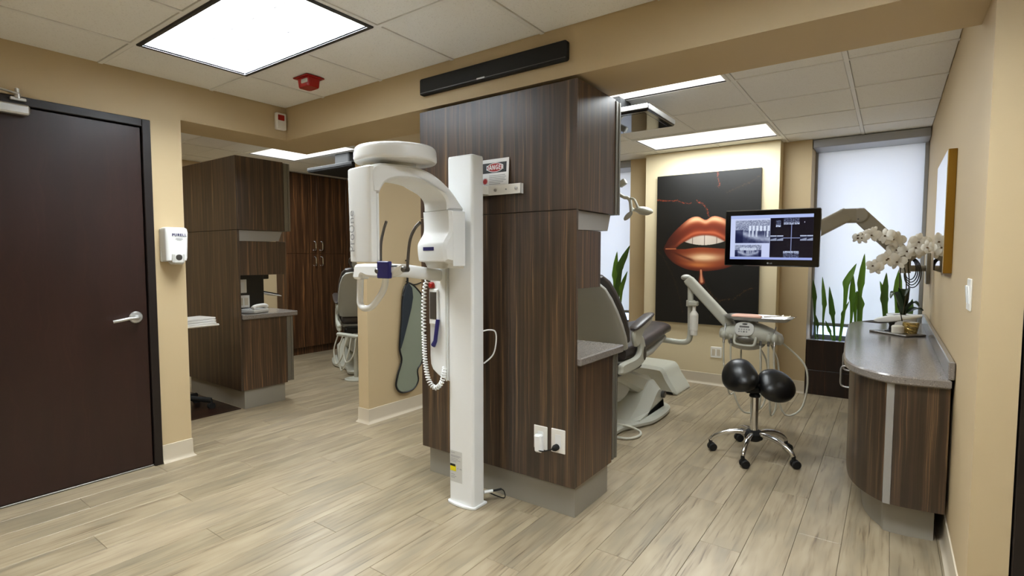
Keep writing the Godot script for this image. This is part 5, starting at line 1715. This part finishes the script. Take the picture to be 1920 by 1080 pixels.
# ---------------------------------------------------------------- saddle stool
func make_stool() -> void:
	var o := Vector3(-0.703, 0, -3.744)
	var t := thing("saddle_stool", "black split saddle stool with chrome five-star base on casters", "stool", o)
	part("hub", mb().lathe([Vector2(0, 0.10), Vector2(0.035, 0.10), Vector2(0.056, 0.115), Vector2(0.058, 0.15), Vector2(0.044, 0.168), Vector2(0.030, 0.172), Vector2(0, 0.172)], 24), M.rubber, t)
	part("gas_column", mb().lathe([Vector2(0, 0.17), Vector2(0.0255, 0.17), Vector2(0.0255, 0.40), Vector2(0.014, 0.402), Vector2(0.014, 0.44), Vector2(0, 0.44)], 24), M.chrome, t)
	part("column_collar", mb().lathe([Vector2(0, 0.395), Vector2(0.033, 0.395), Vector2(0.035, 0.405), Vector2(0.026, 0.42), Vector2(0, 0.42)], 20), M.rubber, t)
	for k in 5:
		var a := deg_to_rad(20.0 + 72.0 * k)
		var d := Vector3(cos(a), 0, sin(a))
		var lg := mb()
		lg.tube(spline([d * 0.03 + Vector3(0, 0.148, 0), d * 0.10 + Vector3(0, 0.152, 0), d * 0.18 + Vector3(0, 0.135, 0), d * 0.245 + Vector3(0, 0.10, 0), d * 0.268 + Vector3(0, 0.072, 0)], 5), [0.017, 0.017, 0.017, 0.017, 0.017, 0.016, 0.016, 0.016, 0.016, 0.016, 0.015, 0.015, 0.015, 0.015, 0.015, 0.014, 0.014, 0.014, 0.014, 0.013, 0.012], 12)
		part("leg", lg, M.chrome, t)
		var ca := mb()
		var sw := d.rotated(Vector3.UP, 0.9 + k * 1.3)
		var ax := sw.cross(Vector3.UP)
		var cpos := d * 0.268 + sw * 0.012
		for s in [-1.0, 1.0]:
			ca.at(Transform3D(Basis(sw, ax, sw.cross(ax)), cpos + ax * s * 0.016 + Vector3(0, 0.027, 0)))
			ca.lathe([Vector2(0, -0.010), Vector2(0.022, -0.010), Vector2(0.0265, -0.006), Vector2(0.0265, 0.006), Vector2(0.022, 0.010), Vector2(0, 0.010)], 18)
		ca.at(Transform3D())
		ca.tube([d * 0.268 + Vector3(0, 0.04, 0), d * 0.268 + Vector3(0, 0.078, 0)], 0.012, 10)
		ca.at(Transform3D(Basis(sw, Vector3.UP, sw.cross(Vector3.UP)), cpos + Vector3(0, 0.044, 0)))
		ca.box(Vector3(0, 0, 0), Vector3(0.03, 0.018, 0.012), 0.004)
		part("caster", ca, M.rubber, t)
	# two saddle halves on a tilting plate
	part("seat_plate", mb().at(Transform3D(Basis(Vector3.UP, 0.62), Vector3(0, 0.455, 0))).box(Vector3.ZERO, Vector3(0.17, 0.05, 0.12), 0.015), M.rubber, t)
	var B := Basis(Vector3.UP, 0.62)
	for s in [-1.0, 1.0]:
		# each half is a thick pad, domed on top, hollow below, its rim rolled under
		var rows := []
		var nr := 9
		for k in nr:
			var f := float(k) / (nr - 1)
			var ring := PackedVector3Array()
			for j in 36:
				var u := TAU * j / 36
				var rad := 1.07 * sin(f * PI * 0.5) if f < 1.0 else 1.07
				var kid := 1.0 - 0.20 * exp(-pow((u - PI * 1.06) / 0.75, 2.0))
				var x := cos(u) * rad * (0.112 if s < 0 else 0.122) * kid
				var z := sin(u) * rad * (0.118 if s < 0 else 0.108)
				var y := 0.062 * cos(f * PI * 0.5) - (0.25 if s < 0 else 0.08) * maxf(0.0, x) * maxf(0.0, x) / 0.112
				ring.append(Vector3(s * x, y, z))
			if s < 0:
				ring.reverse()
			rows.append(ring)
		for e in [[1.0, -0.022], [0.93, -0.036], [0.80, -0.034], [0.55, -0.018], [0.2, -0.010], [0.001, -0.008]]:
			var ring := PackedVector3Array()
			for p in rows[nr - 1]:
				ring.append(Vector3(p.x * e[0], p.y * e[0] + e[1], p.z * e[0]))
			rows.append(ring)
		var m := mb()
		var c: Vector3 = B * (Vector3(0.098, 0.492, 0.075) if s > 0 else Vector3(-0.100, 0.548, 0.01))
		m.xf = Transform3D(B * Basis(Vector3.RIGHT, 0.80 if s > 0 else 0.62) * Basis(Vector3(0, 0, 1), -0.05 if s > 0 else 0.30), c)
		m.loft(rows, false)
		part("saddle_half", m.mesh(60.0), M.leather, t)
	part("tilt_lever", mb().at(Transform3D(B, Vector3(0, 0.44, 0))).tube([Vector3(0.07, 0.0, 0), Vector3(0.21, 0.005, 0.02)], 0.006, 8), M.rubber, t)


# ---------------------------------------------------------------- monitors
func xray_print() -> ImageTexture:
	var w := 480
	var h := 270
	var im := Image.create(w, h, false, Image.FORMAT_RGB8)
	var bg := Color(0.01, 0.01, 0.10)
	im.fill(bg)
	var pale := Color(0.80, 0.84, 0.98)
	im.fill_rect(Rect2i(0, 0, 240, h), pale)
	im.fill_rect(Rect2i(0, 0, w, 20), Color(0.70, 0.76, 0.95))
	im.fill_rect(Rect2i(0, h - 14, w, 14), Color(0.62, 0.68, 0.92))
	var n := noise(0.03, 90, 4)
	var n2 := noise(0.09, 91, 3)
	# two panoramic films: [x, y, w, h, visible width]
	for q in [[30, 30, 420, 140, 208], [30, 180, 162, 74, 162]]:
		for y in q[3]:
			for x in q[4]:
				var u: float = float(x) / q[2] * 2.0 - 1.0
				var v: float = float(y) / q[3]
				var arch: float = 0.93 - 0.42 * pow(absf(u), 1.7)        # lower jaw edge
				var b := 0.18
				var jaw := exp(-pow((v - arch + 0.10) / 0.13, 2.0))
				b += 0.5 * jaw
				var bite: float = 0.47 - 0.06 * u * u
				if absf(u) < 0.62 and v > bite - 0.22 and v < bite + 0.26:
					var tooth := absf(sin(u * 30.0 + (0.6 if v > bite else 0.0)))
					if v < bite:
						b = maxf(b, 0.45 + 0.55 * smoothstep(0.35, 0.7, tooth))
					elif n.get_noise_2d(u * 160.0, 3.0) > -0.08:
						b = maxf(b, 0.30 + 0.6 * smoothstep(0.5, 0.85, tooth))
				if v < 0.45:
					b = maxf(b, 0.62 + 0.28 * n2.get_noise_2d(x * 1.0, y * 1.0) + 0.3 * (0.25 - v))
				b += 0.12 * n.get_noise_2d(x, y)
				if absf(u) > 0.78 and v > 0.42:
					b *= 0.35
				b = clampf(b, 0.0, 1.0)
				im.set_pixel(q[0] + x, q[1] + y, Color(0.05, 0.07, 0.22).lerp(Color(0.88, 0.92, 1.0), b))
	# cross lines and small films on the dark half
	im.fill_rect(Rect2i(359, 55, 4, 170), Color(0.55, 0.60, 0.78))
	im.fill_rect(Rect2i(310, 138, 100, 4), Color(0.55, 0.60, 0.78))
	for q in [[272, 34, 28, 40], [316, 22, 28, 38], [346, 22, 28, 38], [376, 22, 28, 38], [242, 124, 36, 32], [280, 124, 36, 32], [410, 124, 36, 32], [448, 124, 32, 32], [318, 218, 28, 38], [348, 218, 28, 38], [378, 218, 28, 38]]:
		for y in q[3]:
			for x in q[2]:
				var up: bool = q[1] < 100
				var v: float = float(y) / q[3]
				var b: float = 0.30 + 0.5 * n2.get_noise_2d(q[0] + x * 1.3, q[1] + y * 1.3)
				if q[1] > 100 and q[1] < 200:
					b = 0.12 + (0.75 if v < 0.2 else 0.0) + (0.55 if v > 0.75 - 0.3 * float(x) / q[2] else 0.0)
				else:
					b += 0.5 * smoothstep(0.5, 0.9, v if up else 1.0 - v)
				im.set_pixel(mini(q[0] + x, w - 1), q[1] + y, Color(0.02, 0.03, 0.14).lerp(Color(0.85, 0.90, 1.0), clampf(b, 0.0, 1.0)))
	im.fill_rect(Rect2i(430, 44, 4, 7), Color(0.9, 0.92, 1.0))
	return tex(im)


func make_monitors() -> void:
	# monitor on a long wall arm
	var c := Vector3(-0.757, 1.466, -4.45)
	var t := thing("wall_monitor", "flat black monitor showing dental x-rays on a jointed wall arm", "monitor", c)
	var W := 0.665
	var H := 0.432
	var R := Transform3D(Basis(Vector3.UP, deg_to_rad(-0.5)) * Basis(Vector3.RIGHT, 0.03) * Basis(Vector3(0, 0, 1), -0.012), Vector3.ZERO)
	part("casing", mb().at(R).box(Vector3(0, 0, -0.022), Vector3(W, H, 0.044), 0.006), M.black_gloss, t)
	part("top_edge", mb().at(R).box(Vector3(0, H / 2, -0.022), Vector3(W - 0.01, 0.006, 0.04), 0.002), M.strip, t)
	part("rear_housing", mb().at(R).box(Vector3(0, -0.01, -0.06), Vector3(W * 0.6, H * 0.6, 0.04), 0.015), M.black, t)
	var sm := mat(Color(0.02, 0.02, 0.02), 0.2)
	sm.emission_enabled = true
	sm.emission_texture = xray_print()
	sm.emission = Color(1, 1, 1)
	sm.emission_operator = BaseMaterial3D.EMISSION_OP_MULTIPLY
	sm.emission_energy_multiplier = 0.85
	var s := mb().at(R)
	s.uvquad(Vector3(-W / 2 + 0.042, -H / 2 + 0.052, 0.0008), Vector3(W / 2 - 0.046, -H / 2 + 0.052, 0.0008), Vector3(W / 2 - 0.046, H / 2 - 0.038, 0.0008), Vector3(-W / 2 + 0.042, H / 2 - 0.038, 0.0008))
	part("screen", s, sm, t)
	part("badge", mb().at(R).ball(Vector3(-0.012, -H / 2 + 0.024, 0.0005), Vector3(0.007, 0.007, 0.001), 14, 5), M.text_grey, t)
	letters("LG", 0.011, M.text_grey, t, R * Transform3D(Basis(), Vector3(0.010, -H / 2 + 0.024, 0.0008)))
	var sl := AreaLight3D.new()
	sl.name = "screen_glow"
	sl.area_size = Vector2(W - 0.1, H - 0.1)
	sl.light_color = Color(0.75, 0.82, 1.0)
	sl.light_energy = 0.02
	sl.shadow_enabled = true
	sl.transform = R * Transform3D(Basis(Vector3.UP, PI), Vector3(0, 0, 0.01))
	t.add_child(sl)
	# the arm
	var am := mat(Color(0.60, 0.575, 0.52), 0.45)
	var pts := [Vector3(-0.62, 1.44, -4.62), Vector3(-0.312, 1.645, -4.93), Vector3(-0.208, 1.648, -4.98), Vector3(0.10, 1.31, -5.02)]
	part("swivel", mb(c).tube([Vector3(-0.74, 1.45, -4.52), Vector3(-0.60, 1.445, -4.64)], 0.045, 14), am, t)
	for k in 3:
		var p0: Vector3 = pts[k]
		var p1: Vector3 = pts[k + 1]
		var d := (p1 - p0).normalized()
		var n := d.cross(Vector3(0, 0, 1)).normalized()
		var b := d.cross(n)
		var m := mb(c)
		m.loft([ring_se(p1 + d * 0.03, n * 0.050, -b * 0.026, 5.0, 24), ring_se(p1 + d * 0.02, n * 0.057, -b * 0.031, 5.0, 24), ring_se(p0 - d * 0.02, n * 0.057, -b * 0.031, 5.0, 24), ring_se(p0 - d * 0.03, n * 0.050, -b * 0.026, 5.0, 24)])
		part("arm_beam", m, am, t)
	part("elbow_joint", mb().at(Transform3D(Basis(Vector3.RIGHT, PI / 2), pts[2] - c + Vector3(0, 0, -0.045))).lathe([Vector2(0, 0), Vector2(0.052, 0), Vector2(0.056, 0.006), Vector2(0.056, 0.084), Vector2(0.05, 0.09), Vector2(0, 0.09)], 24), am, t)
	part("elbow_screw", mb(c).ball(pts[2] + Vector3(-0.01, -0.03, 0.045), Vector3(0.006, 0.006, 0.003), 10, 5), M.gun, t)
	part("wall_extension", mb(c).tube([Vector3(0.09, 1.235, -5.03), Vector3(0.232, 1.235, -5.20)], 0.024, 12), am, t)
	part("knuckle", mb(c).tube([Vector3(0.09, 1.20, -5.03), Vector3(0.09, 1.36, -5.03)], 0.036, 16), am, t)
	part("wall_plate", mb(c).bb(Vector3(0.222, 1.115, -5.29), Vector3(XR, 1.355, -5.12), 0.004), am, t)
	for k in 4:
		var r: float = 0.075 + 0.012 * k
		var lp := []
		for i in 25:
			var a := TAU * i / 24
			lp.append(Vector3(0.125 + 0.004 * k + cos(a) * r * 0.45, 1.225 - 0.008 * k + sin(a) * r, -5.06 + 0.012 * k + cos(a) * r * 0.5))
		part("cable_loop", mb(c).tube(lp, 0.0038, 6, false), M.rubber, t)

	# flat screens under the ceiling
	var names := ["black ceiling mounted screen with silver edge above the right dental chair", "black ceiling mounted screen above the left dental chair"]
	var dull := mat(Color(0.03, 0.03, 0.03), 0.9)
	for k in 2:
		var o: Vector3 = [Vector3(-1.675, CEIL, -3.535), Vector3(-4.80, CEIL, -3.66)][k]
		var q := thing("ceiling_monitor", names[k], "monitor", o, 0.0, "screens hung from the ceiling")
		part("casing", mb().bb(Vector3(-0.385, -0.175 - 0.02 * k, -0.255), Vector3(0.385, -0.128 - 0.02 * k, 0.255), 0.008), M.black_gloss if k == 0 else dull, q)
		part("front_edge", mb().bb(Vector3(-0.383, -0.160 - 0.02 * k, 0.2545), Vector3(0.383, -0.130 - 0.02 * k, 0.262), 0.003), M.satin if k == 0 else dull, q)
		part("side_edge", mb().bb(Vector3(0.3845, -0.165 - 0.02 * k, -0.25), Vector3(0.392, -0.132 - 0.02 * k, 0.25), 0.003), M.satin if k == 0 else dull, q)
		part("glass", mb().bb(Vector3(-0.345, -0.1765 - 0.02 * k, -0.215), Vector3(0.345, -0.1745 - 0.02 * k, 0.215)), mat(Color(0.015, 0.015, 0.017), 0.04) if k == 0 else dull, q)
		part("bracket", mb().bb(Vector3(-0.12, -0.130 - 0.02 * k, -0.10), Vector3(0.12, 0.0, 0.10), 0.01), dull, q)


# ---------------------------------------------------------------- window plants
func make_plants() -> void:
	for i in 2:
		var xa: float = [-0.64, -3.16][i]
		var xb: float = [XR, -2.46][i]
		var o := Vector3((xa + xb) / 2, 0, -5.95)
		var t := thing("window_planter", ["dark wood planter box below the right window", "dark wood planter box below the window behind the chair"][i], "planter", o, 0.0, "planter boxes below the windows")
		part("front_panel", mb(o).bb(Vector3(xa + 0.002, 0.238, -5.79), Vector3(xb - 0.002, 0.525, -5.768), 0.002), M.planter, t)
		part("front_panel", mb(o).bb(Vector3(xa + 0.002, 0.0, -5.79), Vector3(xb - 0.002, 0.235, -5.768), 0.002), M.planter, t)
		part("box", mb(o).bb(Vector3(xa + 0.004, 0.0, -6.13), Vector3(xb - 0.004, 0.49, -5.79)), M.planter, t)
		part("rim", mb(o).bb(Vector3(xa + 0.002, 0.525, -5.80), Vector3(xb - 0.002, 0.530, -5.766), 0.001), M.strip, t)
		part("soil", mb(o).bb(Vector3(xa + 0.01, 0.49, -6.12), Vector3(xb - 0.01, 0.50, -5.795)), M.soil, t)
	var groups := [
		["snake plant with two narrow upright leaves at the window's left edge", [[-0.595, 0.93, -0.615, 1.10, 0.030], [-0.51, 0.87, -0.535, 1.13, 0.028], [-0.56, 0.66, -0.58, 0.76, 0.020]]],
		["snake plant with one leaf leaning right, in the middle of the planter", [[-0.445, 0.78, -0.478, 1.035, 0.036], [-0.335, 1.08, -0.262, 1.262, 0.042], [-0.285, 0.93, -0.289, 1.175, 0.036], [-0.36, 0.78, -0.31, 0.90, 0.018], [-0.46, 0.60, -0.50, 0.70, 0.022]]],
		["tall snake plant left of the worktop's end, its tip highest of all", [[-0.222, 1.08, -0.200, 1.355, 0.040], [-0.262, 0.86, -0.26, 0.99, 0.030], [-0.222, 0.88, -0.250, 1.005, 0.048]]],
		["snake plant seen behind the orchid through its white flowers", [[-0.040, 0.94, -0.028, 1.18, 0.042], [-0.028, 0.94, -0.075, 1.10, 0.030], [0.062, 1.0, 0.066, 1.215, 0.046], [0.15, 0.80, 0.17, 0.95, 0.040]]]]
	var r := RandomNumberGenerator.new()
	r.seed = 5
	for g in groups:
		snake(g[0], g[1], r, 0.50)
	snake("snake plant with broad leaves right behind the dental chair back", [[-2.730, 1.10, -2.715, 1.39, 0.060], [-2.700, 0.86, -2.64, 1.23, 0.052], [-2.665, 1.20, -2.545, 1.465, 0.062], [-2.610, 0.95, -2.545, 1.155, 0.046]], r, 0.50)


func snake(label: String, leaves: Array, r: RandomNumberGenerator, soil: float) -> void:
	var cx := 0.0
	for l in leaves:
		cx += l[0] - (l[2] - l[0]) * 0.6
	cx /= leaves.size()
	var o := Vector3(cx, soil, -5.95)
	var t := thing("snake_plant", label, "plant", o, 0.0, "snake plants in the window planters")
	for l in leaves:
		var z := -5.95 + r.randf_range(-0.05, 0.05)
		var bx: float = lerpf(cx, l[0] - (l[2] - l[0]) * 0.5, 0.75)
		var base := Vector3(bx, soil - 0.01, z)
		var midp := Vector3(l[0], l[1], z + r.randf_range(-0.01, 0.01))
		var tip := Vector3(l[2], l[3], z)
		var q1 := base.lerp(midp, 0.5) + Vector3(r.randf_range(-0.008, 0.008), 0, 0)
		var side := Vector3(1, 0, r.randf_range(-0.35, 0.35)).normalized()
		var w: float = l[4] * 0.78
		part("leaf", blade([base - o, q1 - o, midp.lerp(q1, 0.25) - o, midp - o, midp.lerp(tip, 0.5) - o, tip - o], [w * 0.30, w * 0.36, w * 0.62, w * 1.0, w * 0.75, 0.001], side, 0.25, 0.0), M.leaf if r.randf() < 0.6 else M.leaf2, t)


# ---------------------------------------------------------------- remaining small things
func make_small() -> void:
	# niche of the left tower
	var o := Vector3(-4.76, 0.822, -2.47)
	var nb := thing("niche_board", "dark upright board with outlets in the left tower's niche", "board", o)
	part("board", mb(o).bb(Vector3(-4.775, 0.822, -2.64), Vector3(-4.755, 1.30, -2.292), 0.002), M.black, nb)
	plate(Vector3(-4.755, 1.055, -2.435), PI / 2, "upper grey outlet plate in the left tower's niche", "outlet", 1)
	plate(Vector3(-4.755, 0.915, -2.445), PI / 2, "lower outlet plate in the left tower's niche above the phone", "outlet", 3)
	o = Vector3(-4.615, 0.822, -2.46)
	var ph := thing("desk_phone", "pale grey desk phone lying on the left worktop", "phone", o, 0.35)
	part("body", mb().at(Transform3D(Basis(Vector3.RIGHT, 0.0), Vector3(0, 0.018, 0))).box(Vector3.ZERO, Vector3(0.19, 0.034, 0.18), 0.008), M.grey_white, ph)
	var hs := mb()
	hs.tube(spline([Vector3(0.07, 0.05, 0.085), Vector3(0.072, 0.062, 0.05), Vector3(0.072, 0.064, -0.05), Vector3(0.07, 0.05, -0.085)], 5), 0.018, 10)
	part("handset", hs, M.white_gloss, ph)
	for k in 12:
		part("key", mb().box(Vector3(-0.06 + 0.026 * (k % 3), 0.037, -0.04 + 0.024 * int(k / 3.0)), Vector3(0.017, 0.005, 0.013), 0.002), M.text_grey, ph)
	o = Vector3(-5.10, 0.8235, -2.67)
	var td := thing("tape_dispenser", "white arched dispenser with black roll behind the phone", "dispenser", o, 0.0)
	var ar := mb()
	ar.at(Transform3D(SIDE, Vector3.ZERO))
	ar.prism(pv(spline([Vector2(-0.13, 0.0), Vector2(-0.10, 0.06), Vector2(-0.03, 0.095), Vector2(0.06, 0.10), Vector2(0.11, 0.07), Vector2(0.11, 0.0), Vector2(0.075, 0.0), Vector2(0.06, 0.045), Vector2(0.02, 0.058), Vector2(-0.02, 0.05), Vector2(-0.045, 0.0)], 4, true)), 0.10, 0.008)
	part("arch", ar, M.white_gloss, td)
	part("roll", mb().at(Transform3D(Basis(Vector3(0, 0, 1), PI / 2), Vector3(0.045, 0.034, 0.02))).lathe([Vector2(0, 0), Vector2(0.033, 0), Vector2(0.033, 0.09), Vector2(0, 0.09)], 24), M.black, td)
	o = Vector3(-5.0, 0.96, -2.78)
	var kb := thing("keyboard", "black keyboard on a tilted swing tray in the left niche", "keyboard", o)
	var KT := Transform3D(Basis(Vector3.UP, 0.12) * Basis(Vector3.RIGHT, -0.22), Vector3.ZERO)
	part("tray", mb().at(KT).box(Vector3(0, 0, 0), Vector3(0.18, 0.008, 0.26), 0.003), M.grey_white, kb)
	part("keys", mb().at(KT).box(Vector3(0, 0.012, -0.01), Vector3(0.15, 0.014, 0.20), 0.004), M.black, kb)
	part("swing_arm", mb(o).tube(spline([Vector3(-5.0, 0.97, -2.67), Vector3(-4.98, 0.98, -2.64), Vector3(-4.94, 1.05, -2.62), Vector3(-4.93, 1.22, -2.62)], 5), 0.010, 8), M.black, kb)
	o = Vector3(-4.96, 1.18, -2.70)
	var mo := thing("small_monitor", "black monitor corner hanging in the left niche", "monitor", o)
	part("casing", mb(o).bb(Vector3(-4.985, 1.105, -2.80), Vector3(-4.945, 1.40, -2.56), 0.006), M.black_gloss, mo)
	part("mount", mb(o).bb(Vector3(-4.97, 1.40, -2.72), Vector3(-4.95, 1.456, -2.64), 0.003), M.black, mo)

	# rolling stand with papers beside the opening
	o = Vector3(-4.88, 0, -2.02)
	var rs := thing("rolling_stand", "rolling stand with white tray half hidden behind the narrow wall", "stand", o)
	part("post", mb().tube([Vector3(-0.02, 0.09, 0.02), Vector3(-0.02, 0.755, 0.02)], 0.018, 12), M.satin, rs)
	part("tray", mb(o).bb(Vector3(-5.02, 0.755, -2.10), Vector3(-4.475, 0.772, -1.80), 0.006), M.plate, rs)
	for k in 4:
		var a := PI / 4 + PI / 2 * k
		var d := Vector3(cos(a), 0, sin(a))
		part("leg", mb().tube([Vector3(-0.02, 0.105, 0.02), d * 0.20 + Vector3(-0.02, 0.075, 0.02)], 0.017, 10, true, 1.4), M.rubber, rs)
		var w := mb()
		w.at(Transform3D(Basis(Vector3(0, 0, 1), PI / 2), d * 0.20 + Vector3(-0.002, 0.028, 0.02))).lathe([Vector2(0, 0), Vector2(0.028, 0), Vector2(0.028, 0.034), Vector2(0, 0.034)], 16)
		w.at(Transform3D()).tube([d * 0.20 + Vector3(-0.02, 0.04, 0.02), d * 0.20 + Vector3(-0.02, 0.08, 0.02)], 0.012, 8)
		part("caster", w, M.rubber, rs)
	for k in 3:
		var p := thing("paper_stack", ["lowest white paper stack on the rolling stand's tray", "middle white paper stack on the rolling stand's tray", "topmost white folded sheet on the rolling stand's tray"][k], "paper", Vector3(-4.60 - 0.01 * k, 0.773 + 0.017 * k, -1.95), 0.08 * k, "papers on the rolling stand")
		part("sheets", mb().box(Vector3(0, 0.0075, 0), Vector3(0.21, 0.015, 0.27), 0.003), M.paper, p)
	var fm := thing("floor_mat", "dark floor mat under the rolling stand in the left opening", "mat", Vector3(-5.0, 0, -1.80))
	part("mat", mb(Vector3(-5.0, 0, -1.80)).bb(Vector3(-5.9, 0.0005, -2.29), Vector3(-4.54, 0.006, -1.15), 0.002), M.planter, fm)
